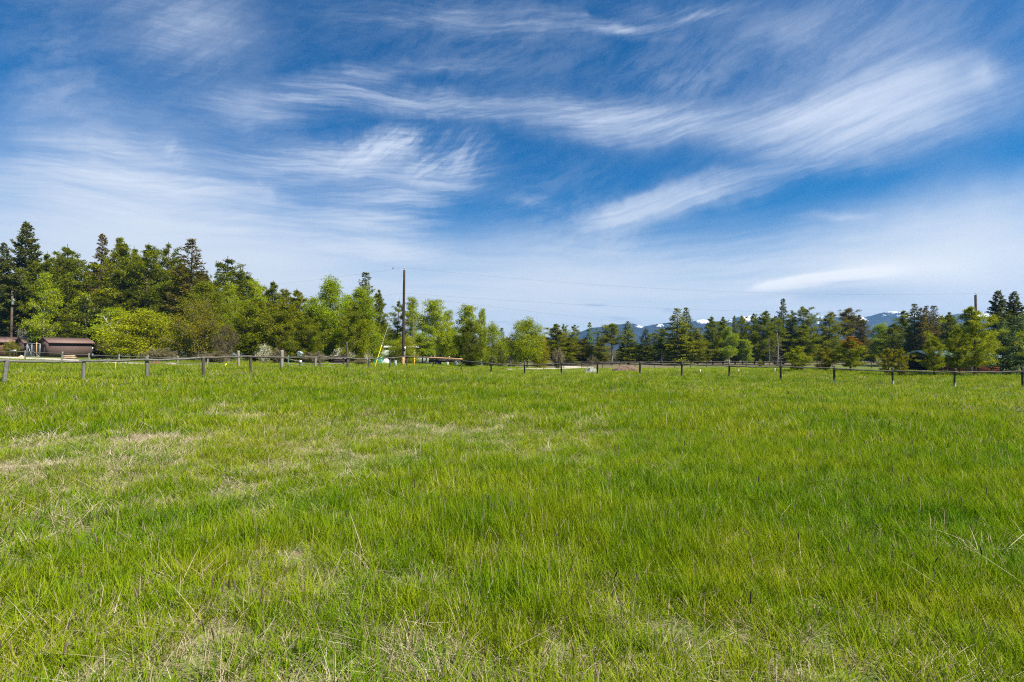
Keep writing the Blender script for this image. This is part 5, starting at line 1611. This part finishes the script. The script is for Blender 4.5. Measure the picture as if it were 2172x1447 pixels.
def build_left_yard():
    a = R(58)
    s1 = gable_shed('brown_shed', 106, 75, a, 5.0, 4.2, 2.15, .70, 'long brown wooden shed with a pinkish metal roof, rightmost of the sheds', BROWN, ROOF_BROWN)
    b = MB(); b.box((-.05, 2.1, .95), (.035, .85, 1.85)); d = b.build('door', BROWN, s1)
    b = MB(); b.box((-.075, 2.42, .95), (.03, .04, .14)); b.build('handle', GALV, d)
    b = MB(); b.box((2.5, -.012, 2.06), (4.9, .02, .14)); b.build('frieze', BROWN_TRIM, s1)
    b = MB(); b.box((5.05, -.02, 1.35), (.10, .10, .30)); b.build('wall_lamp', WHITE, s1)
    s2 = gable_shed('kennel_shed', 53, 80, a, 3.7, 4.0, 2.2, .75, 'brown kennel shed with open wire front, middle one of the sheds', BROWN, ROOF_BROWN, front_from=0.02)
    b = MB(); b.box((2.9, -.35, 2.22), (2.6, .10, .12)); b.box((3.3, -.9, 2.42), (1.6, .10, .10)); b.build('beam', RED_WALL, s2)
    b = MB(); b.box((2.1, -.05, 1.05), (2.7, .03, 1.95)); b.build('opening_shade', BLACK, s2)  # black panel on the closed front paints the shaded kennel interior
    gable_shed('plank_shed', -6, 80, a, 2.6, 4.0, 2.3, .75, 'reddish brown shed at the very left edge, partly behind a scrubby tree', simple('red brown boards', (.13, .065, .055), .85, .15, var=.3, stretch=(7, 7, .4)), ROOF_BROWN)
    # chain-link gate in front of the kennel
    p0, p1 = on_ground(57, 77.2), on_ground(84.5, 76.0)
    g_ = thing('kennel_gate', p0, 'galvanised chain link kennel gate between the two right brown sheds', 'gate')
    d = p1 - p0; H = 1.95
    def bar(x0, z0, x1, z1, r, nm, mat=GALV):
        b = MB(); A, B = d * x0, d * x1
        b.tube([(A.x, A.y, A.z + z0), (B.x, B.y, B.z + z1)], r, 6); b.build(nm, mat, g_)
    for x in (0, .38, 1): bar(x, 0, x, H, .035, 'upright')
    for z in (.08, H): bar(0, z, 1, z, .03, 'cross_bar')
    bar(.02, H, .37, .08, .022, 'diagonal'); bar(.40, .9, .98, .08, .022, 'diagonal')
    bar(.74, 0, .74, H + .2, .07, 'timber_post', W_NEW)
    b = MB()
    for i in range(-14, 27):
        for s in (-1, 1):
            x0 = i / 14.0
            za, zb = (.08, H) if s > 0 else (H, .08)
            x1 = x0 + .85
            xa, xb = max(0, x0), min(1, x1)
            if xb <= xa: continue
            ta, tb = (xa - x0) / .85, (xb - x0) / .85
            A, B = d * xa, d * xb
            b.tube([(A.x, A.y, A.z + za + (zb - za) * ta), (B.x, B.y, B.z + za + (zb - za) * tb)], .004, 3, cap=False)
    b.build('wire_mesh', GALV, g_)
    # odds and ends
    def saw():
        o = on_ground(28, 68)
        s = thing('sawhorse', o, 'pale sawhorse with dark legs standing in front of the leftmost shed', 'sawhorse')
        b = MB(); b.box((0, 0, .82), (.75, .12, .14)); b.build('beam', GALV, s)
        for sx in (-1, 1):
            for sy in (-1, 1):
                b = MB(); b.tube([(sx * .26, sy * .05, .80), (sx * .36, sy * .30, -.03)], .035, 6); b.build('leg', W_DARK, s)
    saw()
    def logs(px, Y, label, n, L, r, mat, rz, heap=3):
        o = on_ground(px, Y)
        s = thing('log_pile', o, label, 'log pile', rz=rz)
        i = 0
        for row in range(heap):
            for k in range(n - row):
                b = MB(); y = (k - (n - row - 1) / 2) * r * 2.05; z = r * .9 + row * r * 1.72
                b.tube(wobble((-L / 2 + rng.normal() * .1, y, z), (L / 2 + rng.normal() * .1, y, z), 5, .01), r * rng.uniform(.85, 1.02), 9)
                b.build('log', mat, s, True); i += 1
    logs(148, 58, 'small pile of pale cut logs on the gravel in front of the brown shed', 3, 1.1, .12, W_LOG, .15, 2)
    logs(721, 58, 'black stack of old timbers behind the fence left of the tall fence post', 4, 1.6, .13, W_DARK, .0, 4)
    o = on_ground(204, 60)
    s = thing('root_stump', o, 'dark uprooted stump with bent roots at the right end of the brown shed', 'stump')
    b = MB(); b.tube([(-.5, 0, .12), (-.1, 0, .28), (.35, .05, .34), (.6, .1, .30)], [.16, .24, .26, .20], 10); b.build('trunk', W_DARK, s, True)
    for k in range(7):
        an = k * .9
        b = MB(); b.tube([(.55, .1, .32), (.75, .1 + .3 * math.cos(an), .32 + .3 * math.sin(an)), (.85, .1 + .5 * math.cos(an + .3), max(.03, .32 + .48 * math.sin(an + .3)))], [.09, .06, .02], 6); b.build('root', W_DARK, s, True)
    rock('boulder', 362, 46.3, 1.05, .34, 'tan flat boulder beside the left gravel road', (.30, .25, .20), 5)
    rock('rock', 45, 62, .55, .34, 'small tan rock in front of the kennel shed', (.42, .34, .24), 6)
    rock('rock', 430, 46, .5, .16, 'low grey rock at the road edge left of the gateway', (.30, .28, .26), 7)
    rock('rock', 525, 43, .75, .20, 'pale flat rock in the driveway gap between the two gate posts', (.42, .38, .38), 8)
    o = on_ground(328, 50.5)
    s = thing('brick_heap', o, 'heap of reddish bricks under the lime green tree', 'bricks')
    for k in range(26):
        b = MB(); q = rng.normal(size=2) * np.array([.34, .20]); z = max(.04, .26 - .5 * np.hypot(*q) + rng.random() * .05)
        b.box((q[0], q[1], z), (.24, .12, .08), rng.random() * 3.1); b.build('brick', BRICK, s)
    # birdhouse on its post
    o = on_ground(636, 43)
    s = thing('birdhouse', o, 'white birdhouse with a pitched roof on a dark post behind the gate brace', 'birdhouse')
    zb = P(636, 755.5, 43).z - o.z
    b = MB(); b.tube([(0, 0, -.1), (0, 0, zb)], .05, 7); b.build('post', W_DARK, s, True)
    b = MB(); v = [(-.17, -.14, zb), (.17, -.14, zb), (.17, -.14, zb + .24), (0, -.14, zb + .38), (-.17, -.14, zb + .24)]
    v += [(x, .14, z) for x, _, z in v]
    b.add(v, [(0, 1, 2, 4), (9, 7, 6, 5), (0, 5, 6, 1), (1, 6, 7, 2), (4, 9, 5, 0)], [(4, 2, 3), (8, 7, 9)]); b.build('body', WHITE, s)
    b = MB()
    for sg in (-1, 1):
        v = [(0, -.20, zb + .40), (0, .20, zb + .40), (.24 * sg, .20, zb + .20), (.24 * sg, -.20, zb + .20)]
        v += [(x, y, z + .03) for x, y, z in v]
        b.add(v, [(0, 3, 2, 1), (4, 5, 6, 7), (0, 1, 5, 4), (1, 2, 6, 5), (2, 3, 7, 6), (3, 0, 4, 7)])
    b.build('roof', GALV, s)
    b = MB(); b.tube([(0, -.136, zb + .17), (0, -.147, zb + .17)], .045, 12); b.build('hole_shade', BLACK, s)  # black disc paints the shade inside the hole
    # metering box on a green post
    o = on_ground(640, 41.5)
    s = thing('electric_box', o, 'small grey box on a short green post below the birdhouse', 'box')
    zb = P(637, 770, 41.5).z - o.z
    b = MB(); b.box((-.10, 0, zb + .08), (.20, .14, .24)); b.build('box', GALV, s)
    b = MB(); b.tube([(0, 0, -.1), (0, 0, zb)], .065, 7); b.build('post', GREENM, s, True)
    # yellow things in the grass
    o = on_ground(476, 40)
    s = thing('yellow_marker', o, 'lemon yellow plastic marker with a slanting upright on a flat foot, by the driveway', 'marker')
    b = MB(); b.box((0, 0, .05), (.62, .26, .08)); b.box((0, 0, .10), (.34, .16, .05)); b.build('foot', LEMON, s)
    b = MB(); b.tube([(.0, 0, .10), (.06, 0, .22), (.16, 0, .42)], [.05, .045, .03], 7); b.build('upright', LEMON, s, True)
    o = on_ground(245.5, 30)
    s = thing('marker_stake', o, 'thin yellow stake in the grass in front of the left gravel road', 'stake')
    b = MB(); b.tube([(0, 0, -.1), (.01, 0, .34), (.02, 0, P(245, 766, 30).z - o.z)], .014, 6); b.build('rod', YELLOW, s)
    b = MB(); b.box((.03, 0, P(245, 767, 30).z - o.z - .02), (.06, .008, .05)); b.build('flag', YELLOW, s)
    o = on_ground(879, 53)
    s = thing('marker_post', o, 'orange marker post right of the middle utility pole', 'stake')
    hh = P(879, 759, 53).z - o.z
    b = MB(); b.box((0, 0, hh / 2 - .05), (.10, .04, hh + .1)); b.build('blade', ORANGE, s)
    b = MB(); b.box((0, -.022, hh - .12), (.085, .006, .16)); b.build('plate', YELLOW, s)
    o = on_ground(839, 50)
    s = thing('cable_pedestal', o, 'pale grey-green cable pedestal left of the foot of the middle pole', 'pedestal')
    hh = P(839, 765, 50).z - o.z
    b = MB(); b.box((0, 0, hh / 2 - .05), (.19, .17, hh + .05)); b.build('cabinet', GREYBOX, s)
    b = MB(); b.box((0, 0, hh), (.23, .21, .06)); b.build('lid', GREYBOX, s)
    b = MB(); b.box((.05, -.09, hh * .6), (.03, .02, .06)); b.build('latch', GALV, s)

def rock(name, px, Y, w, h, label, col, seed, dz=-.06, flat=.8):
    rg = np.random.default_rng(seed)
    import bmesh
    bm = bmesh.new()
    bmesh.ops.create_icosphere(bm, subdivisions=4, radius=1.0)
    pl = [(unit(rg.normal(size=3)), rg.uniform(.55, .95)) for _ in range(13)]
    for v in bm.verts:
        p = np.array(v.co)
        for n, d in pl:
            k = p @ n - d
            if k > 0: p = p - n * k * .92
        p = p * (1 + .05 * math.sin(p[0] * 9 + seed) * math.sin(p[1] * 8) + .02 * rg.normal())
        v.co = p * np.array([w / 1.7, w / 1.7 * flat, h * 1.05])
    me = bpy.data.meshes.new(name)
    bm.to_mesh(me); bm.free()
    m, g, out = material(name + ' stone %d' % seed)
    tc = g.node('ShaderNodeTexCoord')
    n = g.noise(tc.outputs['Object'], 4.5, 8, .72)
    n2 = g.noise(tc.outputs['Object'], 1.8, 4, .6)
    c = g.ramp(n, [(.30, tuple(a * .55 for a in col)), (.5, col), (.7, tuple(min(1, a * 1.4) for a in col))])
    c = g.mix(g.ss(n2, .52, .66), c, tuple(a * .45 for a in col) + (1,))
    g.nt.links.new(principled(g, c, .9, .15, normal=bump(g, n, .6, .03)), out.inputs[0])
    me.materials.append(m)
    o = bpy.data.objects.new(name, me)
    COL.objects.link(o)
    o.location = on_ground(px, Y, dz)
    tag(o, label, 'rock')
    return o

def build_middle():
    # mobile home
    o = on_ground(847, 76, -.05)
    s = thing('mobile_home', o, 'pale green mobile home half hidden by trees behind the middle utility pole', 'mobile home')
    Lh = 8.6
    b = MB(); b.box((0, 1.6, 1.32), (Lh, 3.2, 2.2)); b.build('wall', SIDING, s)
    b = MB(); b.box((0, 1.6, .12), (Lh - .1, 3.1, .2)); b.build('skirting', GALV, s)
    b = MB()
    v = [(-Lh / 2 - .12, -.15, 2.43), (Lh / 2 + .12, -.15, 2.43), (Lh / 2 + .12, 3.35, 2.43), (-Lh / 2 - .12, 3.35, 2.43)]
    v += [(x, y, z + .12) for x, y, z in v]
    v += [(-Lh / 2 - .12, 1.6, 2.80), (Lh / 2 + .12, 1.6, 2.80)]
    b.add(v, [(0, 3, 2, 1), (0, 1, 5, 4), (2, 3, 7, 6), (4, 5, 9, 8), (6, 7, 8, 9), (1, 2, 6, 5), (3, 0, 4, 7)], [(5, 6, 9), (7, 4, 8)])
    b.build('roof', WHITE, s)
    for x in (-3.1, .8, 2.9):
        b = MB(); b.box((x, -.02, 1.62), (.95, .06, .75)); w = b.build('window', WHITE, s)
        b = MB(); b.box((x, -.055, 1.62), (.83, .02, .63)); b.build('pane', GLASS, w)
    b = MB(); b.box((-1.0, -.02, 1.18), (.85, .06, 1.9)); w = b.build('door', WHITE, s)
    b = MB(); b.box((-.68, -.07, 1.1), (.05, .05, .12)); b.build('handle', BLACK, w)
    # covered heaps, dog house
    def cover(name, px, Y, w, h, label, mat, seed):
        rg = np.random.default_rng(seed)
        o = on_ground(px, Y, -.02)
        s = thing(name, o, label, 'tarpaulin')
        n = 16
        t = np.linspace(-1, 1, n)
        X, Yg = np.meshgrid(t, t, indexing='ij')
        z = h * np.clip(1.25 - np.maximum(np.abs(X), np.abs(Yg)) ** 2.2 * 1.25 - .25 * np.abs(X), 0, 1) * (1 + .10 * rg.normal(size=X.shape))
        i, j = np.meshgrid(np.arange(n - 1), np.arange(n - 1), indexing='ij')
        b = MB(); b.add(np.stack([X * w / 2, Yg * w / 2, z], -1).reshape(-1, 3), np.stack([i * n + j, (i + 1) * n + j, (i + 1) * n + j + 1, i * n + j + 1], -1).reshape(-1, 4))
        b.build('cover', mat, s, True)
        b = MB(); b.tube([(-w * .3, -w * .40, h * .35), (0, -w * .42, h * .5), (w * .3, -w * .40, h * .35)], .015, 5); b.build('rope', W_LOG, s)
    cover('covered_heap', 805, 66, 1.5, .85, 'dark green tarpaulin over a heap in front of the mobile home', TARP_G, 3)
    cover('covered_heap', 819, 64, 1.0, .62, 'grey white tarpaulin over a small heap, right of the green one', TARP_W, 4)
    o = on_ground(776, 63)
    s = thing('dog_house', o, 'small white dog house with a pointed roof beside the cream flowering bush', 'dog house')
    zb = max(.35, P(776, 764, 63).z - o.z)
    b = MB(); v = [(-.33, -.4, 0), (.33, -.4, 0), (.33, -.4, zb), (0, -.4, zb + .36), (-.33, -.4, zb)]
    v += [(x, .4, z) for x, _, z in v]
    b.add(v, [(0, 1, 2, 4), (9, 7, 6, 5), (0, 5, 6, 1), (1, 6, 7, 2), (4, 9, 5, 0)], [(4, 2, 3), (8, 7, 9)]); b.build('body', WHITE, s)
    b = MB()
    for sg in (-1, 1):
        v = [(0, -.5, zb + .38), (0, .5, zb + .38), (.44 * sg, .5, zb - .08), (.44 * sg, -.5, zb - .08)]
        v += [(x, y, z + .03) for x, y, z in v]
        b.add(v, [(0, 3, 2, 1), (4, 5, 6, 7), (0, 1, 5, 4), (1, 2, 6, 5), (2, 3, 7, 6), (3, 0, 4, 7)])
    b.build('roof', WHITE, s)
    b = MB(); b.box((0, -.405, zb * .42), (.28, .02, zb * .8)); b.build('doorway_shade', BLACK, s)  # flat black panel paints the shade inside the dog house
    # flat trailer with plank sides
    o = on_ground(938, 70)
    s = thing('utility_trailer', o, 'low trailer with weathered plank sides beyond the new orange rail', 'trailer')
    b = MB(); b.box((0, .8, .55), (3.6, 1.7, .12)); b.build('deck', W_DARK, s)
    for k in range(3):
        b = MB(); b.box((0, -.06, .70 + k * .19), (3.6, .035, .17)); b.build('side_plank', PLANK, s)
    for x in (-1.75, -.6, .6, 1.75):
        b = MB(); b.box((x, -.10, .86), (.07, .05, .66)); b.build('stake', W_DARK, s)
    for yy in (-.14, 1.75):
        b = MB(); b.tube([(-.65, yy - .10, .31), (-.65, yy - .07, .31), (-.65, yy + .07, .31), (-.65, yy + .10, .31)], [.25, .31, .31, .25], 20); w = b.build('wheel', BLACK, s, True)
        b = MB(); b.tube([(-.65, yy - .12, .31), (-.65, yy - .101, .31)], [.13, .17], 14); b.build('hub', WHITE, w, True)
    b = MB(); b.tube([(1.8, .8, .5), (2.7, .8, .42)], .04, 6); b.build('drawbar', GALV, s)
    o = on_ground(968, 66)
    s = thing('water_barrel', o, 'pale barrel standing at the right end of the plank trailer', 'barrel')
    b = MB(); z = np.array([0, .03, .25, .28, .52, .55, .78, .80]); b.tube(np.stack([0 * z, 0 * z, z], -1), [.24, .27, .275, .285, .285, .275, .26, .22], 16); b.build('drum', TARP_W, s, True)
    b = MB(); b.tube([(0, 0, .79), (0, 0, .83)], .25, 16); b.build('lid', WHITE, s, True)
    o = on_ground(949, 64)
    s = thing('bucket', o, 'small white bucket in the grass before the plank trailer', 'bucket')
    b = MB(); z = np.array([0, .02, .34, .36]); b.tube(np.stack([0 * z, 0 * z, z], -1), [.13, .145, .17, .175], 14); b.build('pail', WHITE, s, True)
    t = np.linspace(0, math.pi, 9); b = MB(); b.tube(np.stack([.17 * np.cos(t), 0 * t, .34 + .14 * np.sin(t)], -1), .008, 5); b.build('handle', GALV, s)
    # silver car
    o = on_ground(1036, 86)
    s = thing('car', o, 'silver car parked beyond the fence beside the dark round juniper', 'car', rz=R(-48))
    prof = [(-2.15, .35), (-2.18, .62), (-2.10, .88), (-1.55, .96), (-1.05, 1.33), (-.55, 1.43), (.15, 1.42), (.55, 1.33), (1.20, .95), (1.90, .84), (2.12, .68), (2.15, .40), (1.95, .28), (-1.95, .28)]
    ys = [(-.86, 0), (-.80, 1), (.80, 1), (.86, 0)]
    b = MB(); V = []
    for y, k in ((-.84, .985), (-.70, 1.0), (.70, 1.0), (.84, .985)):
        V += [(x * (1 if k == 1 else .985), y * (1 - .18 * max(0, (z - .9) / .5)), .28 + (z - .28) * k) for x, z in prof]
    n = len(prof)
    q = [(r_ * n + i, r_ * n + (i + 1) % n, (r_ + 1) * n + (i + 1) % n, (r_ + 1) * n + i) for r_ in range(3) for i in range(n)]
    b.add(V, q)
    c0 = [(0, sgn * .84, .6) for sgn in (-1, 1)]
    b.add([*V[:n], c0[0]], None, [(i, n, (i + 1) % n) for i in range(n)])
    b.add([*V[3 * n:], c0[1]], None, [((i + 1) % n, n, i) for i in range(n)])
    b.build('body', SILVER, s, True)
    for sg in (-1, 1):
        b = MB()
        for pts in ([(-1.30, 1.0), (-.95, 1.30), (-.25, 1.36), (-.25, .98)], [(-.18, .98), (-.18, 1.36), (.42, 1.28), (.98, .97)]):
            vv = [(x, sg * (.85 - .15 * max(0, (z - .9) / .5)), z) for x, z in pts] + [(x, sg * (.80 - .15 * max(0, (z - .9) / .5)), z) for x, z in pts]
            b.add(vv, [(0, 1, 2, 3), (7, 6, 5, 4), (0, 4, 5, 1), (1, 5, 6, 2), (2, 6, 7, 3), (3, 7, 4, 0)])
        b.build('side_window', GLASS, s)
    b = MB(); b.add([(.62, -.62, 1.325), (.62, .62, 1.325), (1.17, .70, .985), (1.17, -.70, .985), (.60, -.60, 1.30), (.60, .60, 1.30), (1.12, .68, .97), (1.12, -.68, .97)], [(0, 1, 2, 3), (7, 6, 5, 4), (0, 4, 5, 1), (1, 5, 6, 2), (2, 6, 7, 3), (3, 7, 4, 0)]); b.build('windscreen', GLASS, s)
    for x in (-1.35, 1.32):
        for sg in (-1, 1):
            b = MB(); b.tube([(x, sg * .72, .31), (x, sg * .75, .31), (x, sg * .86, .31), (x, sg * .89, .31)], [.26, .31, .31, .26], 20); w = b.build('wheel', BLACK, s, True)
            b = MB(); b.tube([(x, sg * .885, .31), (x, sg * .905, .31)], [.19, .12], 14); b.build('rim', GALV, w, True)
    for sg in (-1, 1):
        b = MB(); b.box((2.10, sg * .58, .70), (.10, .34, .13)); b.build('headlight', WHITE, s)
        b = MB(); b.box((.95, sg * .93, 1.0), (.12, .16, .11)); b.build('mirror', SILVER, s)
    # boulders and pale stones
    rock('boulder', 1252, 47, 1.25, .66, 'pale greenish white boulder behind the right-hand fence', (.235, .245, .205), 21)
    rock('boulder', 1327, 51, 2.25, .70, 'reddish brown boulder right of the pale one', (.155, .105, .075), 22, flat=.7)
    rock('boulder', 1306, 50.2, .65, .36, 'dark low shape added as the shadow on the left side of the reddish boulder', (.07, .055, .05), 25)  # added stone, its dark colour stands for the boulder's shadow
    rock('rock', 1016, 63, .55, .20, 'small pale stone in the grass left of the drive, nearest the juniper', (.50, .47, .42), 23)
    rock('rock', 1045, 60, .8, .20, 'flat pale stone under the silver car, near the end of the drive', (.54, .50, .44), 24)
    # white pipe stubs
    for px, ty, lab in ((1485, 784, 'short white pipe stub between reddish boulder and pine row, leftmost of three'), (1566, 783, 'short white pipe stub in the middle of three beyond the fence'), (1643, 785, 'short white pipe stub nearest the young pines, rightmost of three')):
        o = on_ground(px, 46)
        s = thing('pipe_stub', o, lab, 'pipe', 'white pipe stubs')
        hh = max(.28, P(px, ty, 46).z - o.z)
        b = MB(); b.tube([(0, 0, -.1), (0, 0, hh)], .05, 10); b.build('pipe', WHITE, s, True)
        b = MB(); b.tube([(0, 0, hh - .05), (0, 0, hh + .015)], .062, 10); b.build('cap', WHITE, s, True)

def build_right_house():
    o = on_ground(2052, 60, -.05)
    s = thing('red_house', o, 'red house with a pale teal roof mostly hidden behind the young pines on the right', 'house')
    Lh, Wd, hw, rise, ov = 7.4, 5.0, 1.8, .65, .45
    b = MB(); b.box((1.35, Wd / 2, hw / 2), (Lh - 2.7, Wd, hw)); b.build('wall', RED_WALL, s)
    b = MB(); b.box((-2.35, Wd - .06, hw / 2), (2.66, .12, hw)); b.build('shade_wall', W_DARK, s)  # dark colour stands for deep shade on this end of the house
    for x in (-3.55, -2.3):
        b = MB(); b.box((x, .1, hw / 2), (.12, .12, hw)); b.build('added_post', W_DARK, s)  # posts added to go with the painted shade
    for x in (-Lh / 2 + .05, Lh / 2 - .05):
        b = MB(); v = [(x - .05, 0, hw), (x - .05, Wd, hw), (x - .05, Wd / 2, hw + rise)]; v += [(p[0] + .1, p[1], p[2]) for p in v]
        b.add(v, [(0, 3, 4, 1), (1, 4, 5, 2), (2, 5, 3, 0)], [(0, 1, 2), (5, 4, 3)]); b.build('gable_wall', W_DARK, s)
    for sg in (-1, 1):
        y1 = -ov if sg < 0 else Wd + ov
        k = rise / (Wd / 2)
        b = MB(); v = [(-Lh / 2 - ov, Wd / 2, hw + rise + .06), (Lh / 2 + ov, Wd / 2, hw + rise + .06), (Lh / 2 + ov, y1, hw + .06 - ov * k), (-Lh / 2 - ov, y1, hw + .06 - ov * k)]
        v += [(x, y, z + .08) for x, y, z in v]
        b.add(v, [(0, 3, 2, 1), (4, 5, 6, 7), (0, 1, 5, 4), (1, 2, 6, 5), (2, 3, 7, 6), (3, 0, 4, 7)])
        b.build('roof', TEAL, s)
    for x in (2.2,):
        b = MB(); b.box((x, -.02, 1.15), (1.0, .08, .8)); w = b.build('window', WHITE, s)
        b = MB(); b.box((x, -.065, 1.15), (.86, .02, .66)); b.build('pane', GLASS, w)
    b = MB(); b.box((.2, -.02, .92), (.9, .08, 1.8)); d = b.build('door', BROWN, s)
    b = MB(); b.box((.52, -.08, .9), (.05, .05, .12)); b.build('handle', GALV, d)

build_fences()
build_power()
build_left_yard()
build_middle()
build_right_house()
